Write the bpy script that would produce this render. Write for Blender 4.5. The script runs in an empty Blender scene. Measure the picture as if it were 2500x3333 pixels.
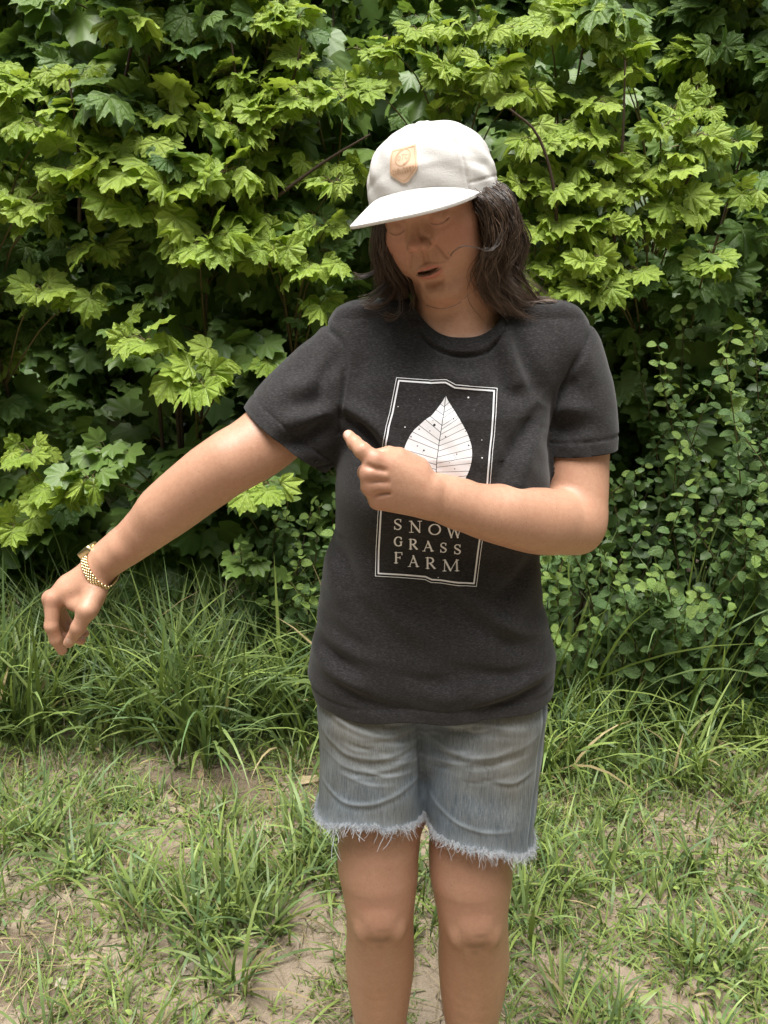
import bpy, bmesh, math, random, os
from concurrent.futures import ThreadPoolExecutor
import numpy as np
from mathutils import Vector, Matrix
from mathutils.bvhtree import BVHTree

random.seed(7)
RNG = np.random.default_rng(11)
SC = bpy.context.scene
COL = SC.collection
R = math.radians

# ------------------------------------------------------------------ camera
TH, CAM_H, FPX, PCX, PCY = R(16.7), 1.45, 2616.0, 1250.0, 1666.5
cam_data = bpy.data.cameras.new('camera')
cam = bpy.data.objects.new('camera', cam_data)
COL.objects.link(cam)
cam.location = (0, 0, CAM_H)
cam.rotation_euler = (R(90) - TH, 0, 0)
cam_data.sensor_fit = 'VERTICAL'
cam_data.sensor_height = 36.0
cam_data.lens = FPX / 3333.0 * 36.0
cam_data.clip_start = 0.02
cam_data.clip_end = 2000
SC.camera = cam

# ------------------------------------------------------------------ light: bright overcast
SUN_EL, SUN_AZ = R(80), R(200)          # azimuth measured from +Y clockwise: high, from behind the photographer's right
world = bpy.data.worlds.new('World')
SC.world = world
world.use_nodes = True
wn, wl = world.node_tree.nodes, world.node_tree.links
wn.clear()
wo = wn.new('ShaderNodeOutputWorld')
bg = wn.new('ShaderNodeBackground')
sky = wn.new('ShaderNodeTexSky')
sky.sky_type = 'NISHITA'
sky.sun_disc = False
sky.sun_elevation = SUN_EL
sky.sun_rotation = SUN_AZ
sky.air_density = 1.0
sky.dust_density = 4.0
hs = wn.new('ShaderNodeHueSaturation')
hs.inputs['Saturation'].default_value = 0.22
wl.new(sky.outputs['Color'], hs.inputs['Color'])
wl.new(hs.outputs['Color'], bg.inputs['Color'])
bg.inputs['Strength'].default_value = 0.06
wl.new(bg.outputs[0], wo.inputs['Surface'])

sun_data = bpy.data.lights.new('sun', 'SUN')
sun_data.energy = 1.5
sun_data.angle = R(40)
sun_data.color = (1.0, 0.975, 0.93)
sun = bpy.data.objects.new('sun', sun_data)
COL.objects.link(sun)
_d = Vector((math.sin(SUN_AZ) * math.cos(SUN_EL), math.cos(SUN_AZ) * math.cos(SUN_EL), math.sin(SUN_EL)))
sun.rotation_euler = _d.to_track_quat('Z', 'Y').to_euler()
sun.location = (0, 0, 8)

SC.view_settings.view_transform = 'Standard'
SC.view_settings.look = 'None'
SC.view_settings.gamma = 1.0
SC.view_settings.use_curve_mapping = False
SC.view_settings.exposure = 2.12
SC.cycles.use_denoising = True
SC.cycles.use_adaptive_sampling = False
SC.cycles.sample_clamp_indirect = 4.0
SC.cycles.max_bounces = 10
SC.cycles.transmission_bounces = 6
SC.cycles.diffuse_bounces = 5
SC.cycles.transparent_max_bounces = 8

# ------------------------------------------------------------------ helpers
def U(u, v, Y):
    """photo pixel (2500x3333) + forward distance -> world point"""
    dx, dy = (u - PCX) / FPX, (v - PCY) / FPX
    t = Y / (math.cos(TH) - dy * math.sin(TH))
    return np.array([dx * t, Y, CAM_H + (-math.sin(TH) - dy * math.cos(TH)) * t])
def V(u, v, Y):                            # same, in the 1659-wide view
    return U(u * 1.507, v * 1.507, Y)
def PR(p):
    p = np.asarray(p, float)
    d = p[..., 1] * math.cos(TH) + (CAM_H - p[..., 2]) * math.sin(TH)
    w = (CAM_H - p[..., 2]) * math.cos(TH) - p[..., 1] * math.sin(TH)
    return np.stack([(PCX + FPX * p[..., 0] / d) / 1.507, (PCY + FPX * w / d) / 1.507, d], -1)
def crop(x0, y0, s):
    return lambda x, y, Y: U(x0 + x * s, y0 + y * s, Y)
R1 = crop(1050, 350, .4822)    # face
R2 = crop(1000, 1300, .6329)   # pointing hand
R3 = crop(100, 1650, .2486)    # hanging hand
R4 = crop(950, 2200, .5425)    # legs
R5 = crop(1200, 1200, .339)    # print

def mesh_np(name, verts, faces, smooth=True):
    """faces: (n,3) or (n,4) int array, or list of arrays"""
    me = bpy.data.meshes.new(name)
    verts = np.ascontiguousarray(verts, np.float32)
    fl = faces if isinstance(faces, list) else [faces]
    fl = [np.asarray(f, np.int32) for f in fl if len(f)]
    me.vertices.add(len(verts))
    me.vertices.foreach_set('co', verts.ravel())
    nl = sum(f.size for f in fl)
    me.loops.add(nl)
    me.loops.foreach_set('vertex_index', np.concatenate([f.ravel() for f in fl]).astype(np.int32))
    npoly = sum(len(f) for f in fl)
    me.polygons.add(npoly)
    tot = np.concatenate([np.full(len(f), f.shape[1], np.int32) for f in fl])
    st = np.concatenate([[0], np.cumsum(tot)[:-1]]).astype(np.int32)
    me.polygons.foreach_set('loop_start', st)
    me.update(calc_edges=True)
    if smooth:
        me.polygons.foreach_set('use_smooth', np.ones(npoly, bool))
    return me
def vcol(me, name, cols):
    a = me.color_attributes.new(name, 'FLOAT_COLOR', 'POINT')
    c = np.ones((len(me.vertices), 4), np.float32)
    cols = np.asarray(cols, np.float32)
    if cols.ndim == 1: c[:, :3] = cols[:, None]
    else: c[:, :cols.shape[1]] = cols
    a.data.foreach_set('color', c.ravel())
def link(name, me, mat=None, parent=None):
    o = bpy.data.objects.new(name, me)
    COL.objects.link(o)
    if mat is not None and me is not None and not me.materials:
        me.materials.append(mat)
    if parent is not None:
        o.parent = parent
    return o
def tag(o, label=None, cat=None, group=None, kind=None):
    if label: o['label'] = label
    if cat: o['category'] = cat
    if group: o['group'] = group
    if kind: o['kind'] = kind
    return o
def empty(name, loc=(0, 0, 0)):
    o = bpy.data.objects.new(name, None)
    o.empty_display_size = .05
    COL.objects.link(o)
    o.location = loc
    return o
def obj_at(name, me, mat, parent, world_verts=True):
    """mesh in world coordinates under a parent that only has a location"""
    o = link(name, me, mat, parent)
    if world_verts and parent is not None:
        p = parent
        off = Vector((0, 0, 0))
        while p is not None:
            off += p.location; p = p.parent
        o.location = -off
    return o

class NT:
    """small node-tree writer"""
    def __init__(s, name):
        s.m = bpy.data.materials.new(name); s.m.use_nodes = True
        s.t = s.m.node_tree; s.t.nodes.clear()
        s.out = s.t.nodes.new('ShaderNodeOutputMaterial')
    def n(s, typ, **kw):
        nd = s.t.nodes.new(typ)
        for k, v in kw.items():
            if k.startswith('_'): setattr(nd, k[1:], v)
            else: s.put(nd, k, v)
        return nd
    def put(s, nd, k, v):
        k = int(k[1:]) if k[0] == 'i' and k[1:].isdigit() else k.replace('_', ' ')
        sock = nd.inputs[k]
        if isinstance(v, bpy.types.NodeSocket): s.t.links.new(v, sock)
        else: sock.default_value = v
    def coord(s, kind='Object', scale=(1, 1, 1)):
        c = s.n('ShaderNodeTexCoord'); mp = s.n('ShaderNodeMapping', Vector=c.outputs[kind], Scale=scale)
        return mp.outputs[0]
    def noise(s, vec, scale, detail=3, rough=.55, dist=0):
        return s.n('ShaderNodeTexNoise', Vector=vec, Scale=scale, Detail=detail, Roughness=rough, Distortion=dist).outputs['Fac']
    def ramp(s, fac, stops):
        r = s.n('ShaderNodeValToRGB', Fac=fac)
        e = r.color_ramp.elements
        while len(e) > 1: e.remove(e[-1])
        for i, (p, c) in enumerate(stops):
            x = e[0] if i == 0 else e.new(p)
            x.position = p
            x.color = (c[0], c[1], c[2], 1) if not isinstance(c, (int, float)) else (c, c, c, 1)
        return r.outputs[0]
    def mix(s, fac, a, b, mode='MIX'):
        m = s.n('ShaderNodeMix', _data_type='RGBA', _blend_type=mode)
        for i, v in ((0, fac), (6, a), (7, b)):
            if isinstance(v, bpy.types.NodeSocket): s.t.links.new(v, m.inputs[i])
            elif i == 0: m.inputs[0].default_value = v
            else: m.inputs[i].default_value = (v[0], v[1], v[2], 1)
        return m.outputs[2]
    def math(s, op, a, b=0.0, clamp=False):
        m = s.n('ShaderNodeMath', _operation=op, i0=a, i1=b); m.use_clamp = clamp
        return m.outputs[0]
    def bump(s, h, strength=.3, dist=.002, normal=None):
        b = s.n('ShaderNodeBump', Height=h, Strength=strength, Distance=dist)
        if normal is not None: s.put(b, 'Normal', normal)
        return b.outputs[0]
    def attr(s, name):
        return s.n('ShaderNodeAttribute', _attribute_name=name)
    def done(s, sh):
        s.t.links.new(sh.outputs[0], s.out.inputs['Surface']); return s.m
    def pbsdf(s, **kw):
        return s.n('ShaderNodeBsdfPrincipled', **kw)

def smooth01(x): 
    x = np.clip(x, 0, 1); return x * x * (3 - 2 * x)

# ------------------------------------------------------------------ implicit surfaces
def smin(a, b, k):
    if k <= 0: return np.minimum(a, b)
    h = np.maximum(k - np.abs(a - b), 0) / k
    return np.minimum(a, b) - h * h * k * .25
def smax(a, b, k): return -smin(-a, -b, k)
def f32(x): return np.asarray(x, np.float32)
def boxed(f, lo, hi): f.lo, f.hi = f32(lo), f32(hi); return f
def sph(c, r):
    c = f32(c)
    return boxed(lambda p: np.sqrt(((p - c) ** 2).sum(1)) - np.float32(r), c - r, c + r)
def ell(c, r, rot=None):
    c = f32(c); r = f32(r); M = None if rot is None else f32(rot)
    def f(p):
        q = p - c
        if M is not None: q = q @ M
        k0 = np.sqrt(((q / r) ** 2).sum(1)) + 1e-9
        k1 = np.sqrt(((q / (r * r)) ** 2).sum(1)) + 1e-9
        return k0 * (k0 - 1) / k1
    return boxed(f, c - r.max(), c + r.max())
def cone(a, b, ra, rb, flat=None, s=1.0):
    """tapered capsule; flat: direction along which it is s times as thick"""
    a = f32(a); b = f32(b); ab = b - a; L2 = float(ab @ ab) + 1e-12
    n = None if flat is None else f32(flat) / np.linalg.norm(flat)
    def f(p):
        q = p - a
        t = np.clip(q @ ab / np.float32(L2), 0, 1)
        w = q - t[:, None] * ab
        if n is not None:
            c = w @ n
            w = w + (c * np.float32(1 / s - 1))[:, None] * n
        return np.sqrt((w * w).sum(1)) - (np.float32(ra) + np.float32(rb - ra) * t)
    m = max(ra, rb) * max(s, 1)
    return boxed(f, np.minimum(a, b) - m, np.maximum(a, b) + m)
def chain(pts, rad, flat=None, s=1.0, k=.008, sub=4):
    pts = np.asarray(pts, float); rad = np.asarray(rad, float)
    if sub > 1:
        n = (len(pts) - 1) * sub + 1
        q = spline(np.column_stack([pts, rad]), n); pts, rad = q[:, :3], q[:, 3]
    S = Solid()
    for i in range(len(pts) - 1): S.u(cone(pts[i], pts[i + 1], rad[i], rad[i + 1], flat, s), k)
    return S
FAR = .055
class Solid:
    """smooth unions and cuts; members far from a batch of points are skipped"""
    def __init__(s): s.ops = []; s.lo = np.full(3, 9e9, np.float32); s.hi = -s.lo
    def u(s, f, k=.01):
        s.ops.append((0, f, k))
        if hasattr(f, 'lo'): s.lo = np.minimum(s.lo, f.lo); s.hi = np.maximum(s.hi, f.hi)
        return s
    def c(s, f, k=.004): s.ops.append((1, f, k)); return s
    def __call__(s, p):
        d = None; lo, hi = p.min(0), p.max(0)
        for o, f, k in s.ops:
            if hasattr(f, 'lo') and len(p) > 300:
                g = np.maximum(np.maximum(f.lo - hi, lo - f.hi), 0)
                g = float(np.sqrt((g * g).sum()))
                if g > (FAR + k if o == 0 else k): continue
            e = f(p)
            if d is None: d = e if o == 0 else np.maximum(np.full(len(p), .06, np.float32), -e)
            elif o == 0: d = smin(d, e, k)
            else: d = smax(d, -e, k)
        if d is None:
            c = np.maximum(np.maximum(s.lo - p, p - s.hi), 0)
            d = np.maximum(np.sqrt((c * c).sum(1)), FAR).astype(np.float32)
        return d
POOL = ThreadPoolExecutor(os.cpu_count() or 4)
def evalc(f, p, n=24000):
    if not len(p): return np.zeros(0, np.float32)
    return np.concatenate(list(POOL.map(lambda i: f(p[i:i + n]), range(0, len(p), n))))
def grad(f, p, d0, e=4e-4):
    g = np.empty_like(p)
    for i in range(3):
        d = np.zeros(3, np.float32); d[i] = e
        g[:, i] = (evalc(f, p + d) - d0) / e
    return g
def surfnet(f, lo, hi, h, slack=1.35):
    lo = f32(lo); hi = f32(hi); h = np.float32(h)
    B0, B1 = 16, 4
    nb = np.ceil((hi - lo) / (h * B0)).astype(int)
    idx = np.stack(np.meshgrid(*[np.arange(n) for n in nb], indexing='ij'), -1).reshape(-1, 3)
    c = lo + (idx + .5) * h * B0
    d = evalc(f, f32(c)); idx = idx[np.abs(d) < slack * h * B0 * .87]
    sub = np.stack(np.meshgrid(*[np.arange(B0 // B1)] * 3, indexing='ij'), -1).reshape(-1, 3)
    blk = (idx[:, None] * (B0 // B1) + sub[None]).reshape(-1, 3)
    c = lo + (blk + .5) * h * B1
    d = evalc(f, f32(c)); blk = blk[np.abs(d) < slack * h * B1 * .87]
    g = np.stack(np.meshgrid(*[np.arange(B1 + 1)] * 3, indexing='ij'), -1)
    gi = (blk[:, None, None, None] * B1 + g[None])
    D = evalc(f, f32(lo + gi.reshape(-1, 3) * h)).reshape(len(blk), B1 + 1, B1 + 1, B1 + 1)
    N = (nb * B0 + 2).astype(np.int64)
    key = lambda a: (a[..., 0].astype(np.int64) * N[1] + a[..., 1]) * N[2] + a[..., 2]
    # cells
    acc = np.zeros((len(blk), B1, B1, B1, 3), np.float32); cnt = np.zeros((len(blk), B1, B1, B1), np.float32)
    sl = lambda o: slice(o, B1 + o)
    for ax in range(3):
        o1, o2 = [a for a in range(3) if a != ax]
        for i in (0, 1):
            for j in (0, 1):
                o = [0, 0, 0]; o[o1] = i; o[o2] = j
                A = D[:, sl(o[0]), sl(o[1]), sl(o[2])]
                o[ax] = 1
                Bv = D[:, sl(o[0]), sl(o[1]), sl(o[2])]
                cr = (A < 0) != (Bv < 0)
                t = np.where(cr, A / np.where(cr, A - Bv, 1), 0)
                pos = np.zeros(A.shape + (3,), np.float32)
                pos[..., ax] = t; pos[..., o1] = i; pos[..., o2] = j
                acc += pos * cr[..., None]; cnt += cr
    cell = cnt > 0
    ci = gi[:, :B1, :B1, :B1][cell]
    vp = lo + (ci + acc[cell] / cnt[cell][:, None]) * h
    ck = key(ci); order = np.argsort(ck); ck = ck[order]; vp = f32(vp)
    def find(a):
        k = key(a); j = np.searchsorted(ck, k); j = np.minimum(j, len(ck) - 1)
        return np.where(ck[j] == k, order[j], -1)
    faces = []
    for ax in range(3):
        o1, o2 = (ax + 1) % 3, (ax + 2) % 3
        A = D[:, :B1, :B1, :B1]
        o = [0, 0, 0]; o[ax] = 1
        Bv = D[:, sl(o[0]), sl(o[1]), sl(o[2])]
        cr = (A < 0) != (Bv < 0)
        e = gi[:, :B1, :B1, :B1][cr]; neg = A[cr] < 0
        e1 = np.zeros(3, int); e1[o1] = 1; e2 = np.zeros(3, int); e2[o2] = 1
        q = np.stack([find(e - e1 - e2), find(e - e2), find(e), find(e - e1)], 1)
        ok = (q >= 0).all(1)
        q = q[ok]; neg = neg[ok]
        q[~neg] = q[~neg][:, ::-1]
        faces.append(q)
    F = np.concatenate(faces)
    for _ in range(2):                       # project on the surface
        d = evalc(f, vp); g = grad(f, vp, d); d = d[:, None]
        n2 = (g * g).sum(1, keepdims=True)
        vp = f32(vp - np.clip(d * g / np.maximum(n2, .1), -h, h))
    return vp, F
def tri(F): return np.concatenate([F[:, [0, 1, 2]], F[:, [0, 2, 3]]]) if F.shape[1] == 4 else F
def clip(v, T, g, extra=None):
    """keep g>0 part of a triangle mesh, cutting through edges; extra: list of per-vertex arrays"""
    T = tri(T); s = g > 0
    extra = extra or []
    n = s[T].sum(1)
    keep = [T[n == 3]]
    newv, cache, nx = [], {}, len(v)
    nex = [[] for _ in extra]
    def cutp(a, b):
        k = (a, b) if a < b else (b, a)
        if k in cache: return cache[k]
        a, b = k
        t = g[a] / (g[a] - g[b])
        newv.append(v[a] + (v[b] - v[a]) * t)
        for e, x in zip(extra, nex): x.append(e[a] + (e[b] - e[a]) * t)
        cache[k] = nx + len(newv) - 1
        return cache[k]
    out = []
    for t in T[(n > 0) & (n < 3)].tolist():
        sg = [s[i] for i in t]
        if sum(sg) == 1:
            i = sg.index(True); a, b, c = t[i], t[(i + 1) % 3], t[(i + 2) % 3]
            out.append((a, cutp(a, b), cutp(a, c)))
        else:
            i = sg.index(False); a, b, c = t[i], t[(i + 1) % 3], t[(i + 2) % 3]
            p, q = cutp(a, b), cutp(a, c)
            out.append((p, b, c)); out.append((p, c, q))
    if out: keep.append(np.array(out))
    F = np.concatenate(keep)
    vv = np.concatenate([v, np.array(newv, np.float32).reshape(-1, 3)]) if newv else v
    ee = [np.concatenate([e, np.array(x).reshape((-1,) + e.shape[1:])]) if newv else e for e, x in zip(extra, nex)]
    used = np.unique(F); m = np.full(len(vv), -1); m[used] = np.arange(len(used))
    return vv[used], m[F], [e[used] for e in ee]
def boundary_edges(F):
    F = tri(F)
    E = np.concatenate([F[:, [0, 1]], F[:, [1, 2]], F[:, [2, 0]]])
    k = np.sort(E, 1); key = k[:, 0].astype(np.int64) * (F.max() + 1) + k[:, 1]
    u, inv, c = np.unique(key, return_inverse=True, return_counts=True)
    return E[c[inv] == 1]
def loops_of(E):
    nx = {a: b for a, b in E.tolist()}
    L = []
    while nx:
        a = next(iter(nx)); l = [a]; b = nx.pop(a)
        while b != l[0] and b in nx: l.append(b); b = nx.pop(b)
        L.append(l)
    return L
def tubes(paths, rads, sides=5):
    """list of (n,3) polylines with (n,) radii -> verts, quads"""
    vs, fs, off = [], [], 0
    ang = np.arange(sides) * 2 * np.pi / sides
    for P, r in zip(paths, rads):
        P = np.asarray(P, float); r = np.asarray(r, float) * np.ones(len(P))
        T = np.gradient(P, axis=0); T /= np.linalg.norm(T, axis=1, keepdims=True) + 1e-9
        a = np.array([0, 0, 1.]) if abs(T[0, 2]) < .9 else np.array([1., 0, 0])
        N = np.cross(T, a); N /= np.linalg.norm(N, axis=1, keepdims=True) + 1e-9
        Bn = np.cross(T, N)
        ring = P[:, None] + r[:, None, None] * (N[:, None] * np.cos(ang)[None, :, None] + Bn[:, None] * np.sin(ang)[None, :, None])
        vs.append(ring.reshape(-1, 3))
        n = len(P); i = np.arange(n - 1)[:, None] * sides; j = np.arange(sides)[None]; j2 = (j + 1) % sides
        fs.append(np.stack([i + j, i + j2, i + sides + j2, i + sides + j], -1).reshape(-1, 4) + off)
        off += n * sides
    return np.concatenate(vs), np.concatenate(fs)
def spline(pts, n):
    """catmull-rom through pts"""
    P = np.asarray(pts, float); P = np.vstack([2 * P[0] - P[1], P, 2 * P[-1] - P[-2]])
    m = len(P) - 3; t = np.linspace(0, m - 1e-6, n); i = t.astype(int); f = (t - i)[:, None]
    a, b, c, d = P[i], P[i + 1], P[i + 2], P[i + 3]
    return .5 * (2 * b + (c - a) * f + (2 * a - 5 * b + 4 * c - d) * f ** 2 + (3 * b - a - 3 * c + d) * f ** 3)
def interp(x, xs, ys): return np.interp(x, xs, ys).astype(np.float32)
def hair_curves(name, strands, radii, mat, parent=None):
    """strands (k,n,3), radii (k,n)"""
    k, n = strands.shape[:2]
    cu = bpy.data.hair_curves.new(name)
    cu.add_curves([n] * k)
    cu.points.foreach_set('position', np.ascontiguousarray(strands.reshape(-1, 3), np.float32).ravel())
    cu.points.foreach_set('radius', np.ascontiguousarray(radii.reshape(-1), np.float32))
    cu.materials.append(mat)
    return obj_at(name, cu, None, parent)
def rotm(yaw, pitch, roll):
    cy, sy, cp, sp, cr, sr = math.cos(yaw), math.sin(yaw), math.cos(pitch), math.sin(pitch), math.cos(roll), math.sin(roll)
    Ry = np.array([[cy, -sy, 0], [sy, cy, 0], [0, 0, 1]]); Rx = np.array([[1, 0, 0], [0, cp, -sp], [0, sp, cp]])
    Rr = np.array([[cr, 0, sr], [0, 1, 0], [-sr, 0, cr]])
    return Ry @ Rx @ Rr
# ================================================================== ground
def hash2(ix, iy, seed):
    h = (ix.astype(np.int64) * 374761393 + iy.astype(np.int64) * 668265263 + seed * 974634777) & 0x7fffffff
    h = ((h ^ (h >> 13)) * 1274126177) & 0x7fffffff
    return ((h ^ (h >> 16)) & 0xffff) / 65535.0
def vnoise(x, y, seed=0):
    ix, iy = np.floor(x).astype(int), np.floor(y).astype(int); fx, fy = smooth01(x - ix), smooth01(y - iy)
    a, b, c, d = hash2(ix, iy, seed), hash2(ix + 1, iy, seed), hash2(ix, iy + 1, seed), hash2(ix + 1, iy + 1, seed)
    return (a * (1 - fx) + b * fx) * (1 - fy) + (c * (1 - fx) + d * fx) * fy
def fbm(x, y, seed=0, o=4):
    return sum(vnoise(x * 2 ** k, y * 2 ** k, seed + k) * .5 ** k for k in range(o)) / 1.9
def G(u, v):
    """view pixel -> point on the ground"""
    p1 = V(u, v, 1.0); d = p1 - np.array([0, 0, CAM_H]); return d[:2] * (CAM_H / -d[2])
# bare places: view px centre, half-width, half-height, strength, sandy(1)/dark earth(0)
BARE = [(660, 2080, 95, 115, 1.0, .9), (610, 2170, 120, 80, .9, 1), (920, 2090, 60, 190, .8, 1), (440, 1690, 150, 34, 1.0, .25), (560, 1730, 90, 34, .9, .3), (380, 1860, 60, 34, .7, .6),
        (40, 2110, 110, 80, .85, .0), (210, 2180, 80, 45, .7, .2), (25, 1665, 70, 40, .7, .4), (1440, 1830, 110, 28, .6, .4), (1230, 2110, 90, 44, .85, .8), (1180, 2180, 90, 44, .6, .8), (1400, 2190, 70, 24, .3, .6),
        (690, 1690, 60, 40, .7, .3), (160, 1990, 70, 50, .6, .1), (330, 2050, 40, 60, .5, .5), (1290, 1990, 60, 26, .35, .5), (1420, 1600, 80, 26, .4, .2), (660, 2360, 170, 170, 1.0, 1), (930, 2340, 120, 190, 1.0, 1), (30, 2350, 150, 110, .8, .1), (1280, 2320, 100, 70, .5, .7), (880, 1760, 120, 60, .6, .6)]
def bare(x, y):
    p = PR(np.stack([x, y, np.zeros_like(x)], -1)); u, v = p[..., 0], p[..., 1]
    m = np.zeros_like(x); sand = np.full_like(x, .45); w = np.full_like(x, .25)
    wob = (fbm(x * 7, y * 7, 3) - .5) * 1.3
    for cu, cv_, ru, rv, s, sd in BARE:
        r = np.hypot((u - cu) / ru, (v - cv_) / rv) * 1.12 + wob
        k = s * smooth01((1.45 - r) / .5)
        m = np.maximum(m, k); sand += k * sd * 2; w += k * 2
    return m, sand / w
gx = np.unique(np.concatenate([np.linspace(-2.4, 2.4, 230), np.sign(np.linspace(-1, 1, 41)) * (2.4 + (np.abs(np.linspace(-1, 1, 41)) ** 3) * 500)]))
gy = np.unique(np.concatenate([np.linspace(.5, 4.2, 200), 4.2 + np.linspace(0, 1, 16)[1:] ** 3 * 700, .5 - np.linspace(0, 1, 12)[1:] ** 3 * 300]))
GX, GY = np.meshgrid(gx, gy); ptsg = np.stack([GX.ravel(), GY.ravel()], 1)
nearw = smooth01((5 - np.hypot(ptsg[:, 0], ptsg[:, 1] - 2)) / 3)
def ground_z(x, y):
    w = smooth01((5 - np.hypot(x, y - 2)) / 3)
    return ((fbm(x * 3, y * 3, 9) - .5) * .030 + (fbm(x * 16, y * 16, 5) - .5) * .012) * w
gz = ground_z(ptsg[:, 0], ptsg[:, 1])
n, m = len(gx), len(gy); jj, ii = np.meshgrid(np.arange(m - 1), np.arange(n - 1), indexing='ij'); a = (jj * n + ii).ravel()
ground_me = mesh_np('ground', np.column_stack([ptsg, gz]), np.stack([a, a + 1, a + n + 1, a + n], 1))
bm_, bs_ = bare(ptsg[:, 0], ptsg[:, 1])
vcol(ground_me, 'soil', np.stack([bm_, bs_, 0 * bm_], 1))
def mat_soil():
    t = NT('dry_soil'); w = t.coord('Object'); a = t.n('ShaderNodeSeparateColor', Color=t.attr('soil').outputs['Color'])
    n1, n2, n3 = t.noise(w, 9, 5), t.noise(w, 55, 4), t.noise(w, 320, 3)
    dark = t.mix(n2, (.060, .044, .030), (.135, .098, .064)); sand = t.mix(t.math('ADD', t.math('MULTIPLY', n1, .6), t.math('MULTIPLY', n2, .4)), (.19, .145, .102), (.37, .30, .225))
    c = t.mix(t.math('MULTIPLY', a.outputs[1], 1.0), dark, sand)
    c = t.mix(t.ramp(n3, [(.58, 0), (.72, .55)]), c, (.10, .075, .05))
    c = t.mix(t.ramp(n3, [(.26, .5), (.38, 0)]), c, (.52, .44, .34))
    vo = t.n('ShaderNodeTexVoronoi', _feature='DISTANCE_TO_EDGE', Vector=t.mix(.06, w, t.n('ShaderNodeTexNoise', Vector=w, Scale=14.0).outputs['Color']), Scale=9.0).outputs['Distance']
    crack = t.math('MULTIPLY', t.ramp(vo, [(0, 1), (.02, 0)]), t.ramp(n1, [(.5, 0), (.62, 1)]))
    c = t.mix(t.math('MULTIPLY', crack, .7), c, (.07, .05, .035))
    h = t.math('ADD', t.math('MULTIPLY', n2, .8), t.math('SUBTRACT', t.math('MULTIPLY', n3, .5), crack))
    b = t.pbsdf(Base_Color=c, Roughness=.95, Normal=t.bump(h, .8, .008))
    b.inputs['Specular IOR Level'].default_value = .15
    return t.done(b)
ground = tag(link('ground', ground_me, mat_soil()), kind='structure')

# ================================================================== grass
def mat_blade(name, rough=.5, trans=.30):
    t = NT(name); c = t.attr('tone').outputs['Color']
    w = t.coord('Object'); c = t.mix(t.math('MULTIPLY', t.noise(w, 30, 3), .35), c, (.05, .07, .022))
    b = t.pbsdf(Base_Color=c, Roughness=rough); b.inputs['Specular IOR Level'].default_value = .35
    tr = t.n('ShaderNodeBsdfTranslucent', Color=t.mix(.35, c, (.24, .34, .04)))
    mx = t.n('ShaderNodeMixShader', i0=trans); t.t.links.new(b.outputs[0], mx.inputs[1]); t.t.links.new(tr.outputs[0], mx.inputs[2])
    return t.done(mx)
M_GRASS = mat_blade('grass_blade', .48, .28); M_STRAW = mat_blade('dry_straw', .7, .10)
rb = np.random.default_rng(21)
def blades(base, az, L, W, bend, lean, tone, nseg=4, twist=None, fold=.25):
    """strips that rise, lean and arch over; returns verts, quads, colours"""
    N = len(base); t = np.linspace(0, 1, nseg + 1)
    d = np.stack([np.cos(az), np.sin(az)], 1); s = np.stack([-np.sin(az), np.cos(az)], 1)
    th = lean[:, None] + bend[:, None] * t[None] ** 1.3                     # angle from vertical
    seg = (L / nseg)[:, None] * np.ones((1, nseg))
    dx = np.concatenate([np.zeros((N, 1)), np.cumsum(seg * np.sin(th[:, 1:]), 1)], 1); dz = np.concatenate([np.zeros((N, 1)), np.cumsum(seg * np.cos(th[:, 1:]), 1)], 1)
    c = np.zeros((N, nseg + 1, 3)); c[..., :2] = base[:, None, :2] + d[:, None] * dx[..., None]; c[..., 2] = base[:, None, 2] + dz
    w = (W / 2)[:, None] * (np.minimum(1, .55 + t * 1.4) * (1 - t ** 2.6))[None]
    tw = (twist if twist is not None else np.zeros(N))[:, None] * t[None]
    side = np.zeros((N, nseg + 1, 3)); side[..., :2] = s[:, None] * np.cos(tw)[..., None]; side[..., 2] = np.sin(tw)
    Lf, Rt = c - side * w[..., None], c + side * w[..., None]
    Lf[:, -1] = c[:, -1] - side[:, -1] * .0002; Rt[:, -1] = c[:, -1] + side[:, -1] * .0002
    v = np.stack([Lf, Rt], 2).reshape(-1, 3)
    o = (np.arange(N) * (nseg + 1) * 2)[:, None]; k = np.arange(nseg)[None] * 2
    q = np.stack([o + k, o + k + 1, o + k + 3, o + k + 2], -1).reshape(-1, 4)
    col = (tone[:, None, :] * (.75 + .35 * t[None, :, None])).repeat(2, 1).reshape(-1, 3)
    return v, q, col
def tones(n, dry=.06, blue=.35, bright=1.0):
    u = rb.random((n, 1)); a = np.array([.225, .315, .080]); b = np.array([.140, .235, .095]); c = np.array([.330, .395, .105])
    col = np.where(rb.random((n, 1)) < blue, b, a) * (1 - .5 * u) + c * .5 * u
    dr = rb.random((n, 1)) < dry
    return np.where(dr, np.array([.46, .36, .19]) * (.6 + .6 * u), col * bright * rb.uniform(.75, 1.2, (n, 1)))
def clumps(n, Y0, Y1, xl, xr, dens):
    """clump centres on the ground, thinned by a density map"""
    out = []
    while sum(map(len, out)) < n:
        y = rb.uniform(Y0, Y1, 4000); x = rb.uniform(xl, xr, 4000)
        keep = (np.abs(x) < .62 * y + 1.9) & (rb.random(4000) < np.clip(1.6 - (np.abs(x) - .62 * y) / 1.0, .25, 1)) & (rb.random(4000) < dens(x, y))
        out.append(np.stack([x, y], 1)[keep])
    return np.concatenate(out)[:n]
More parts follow.
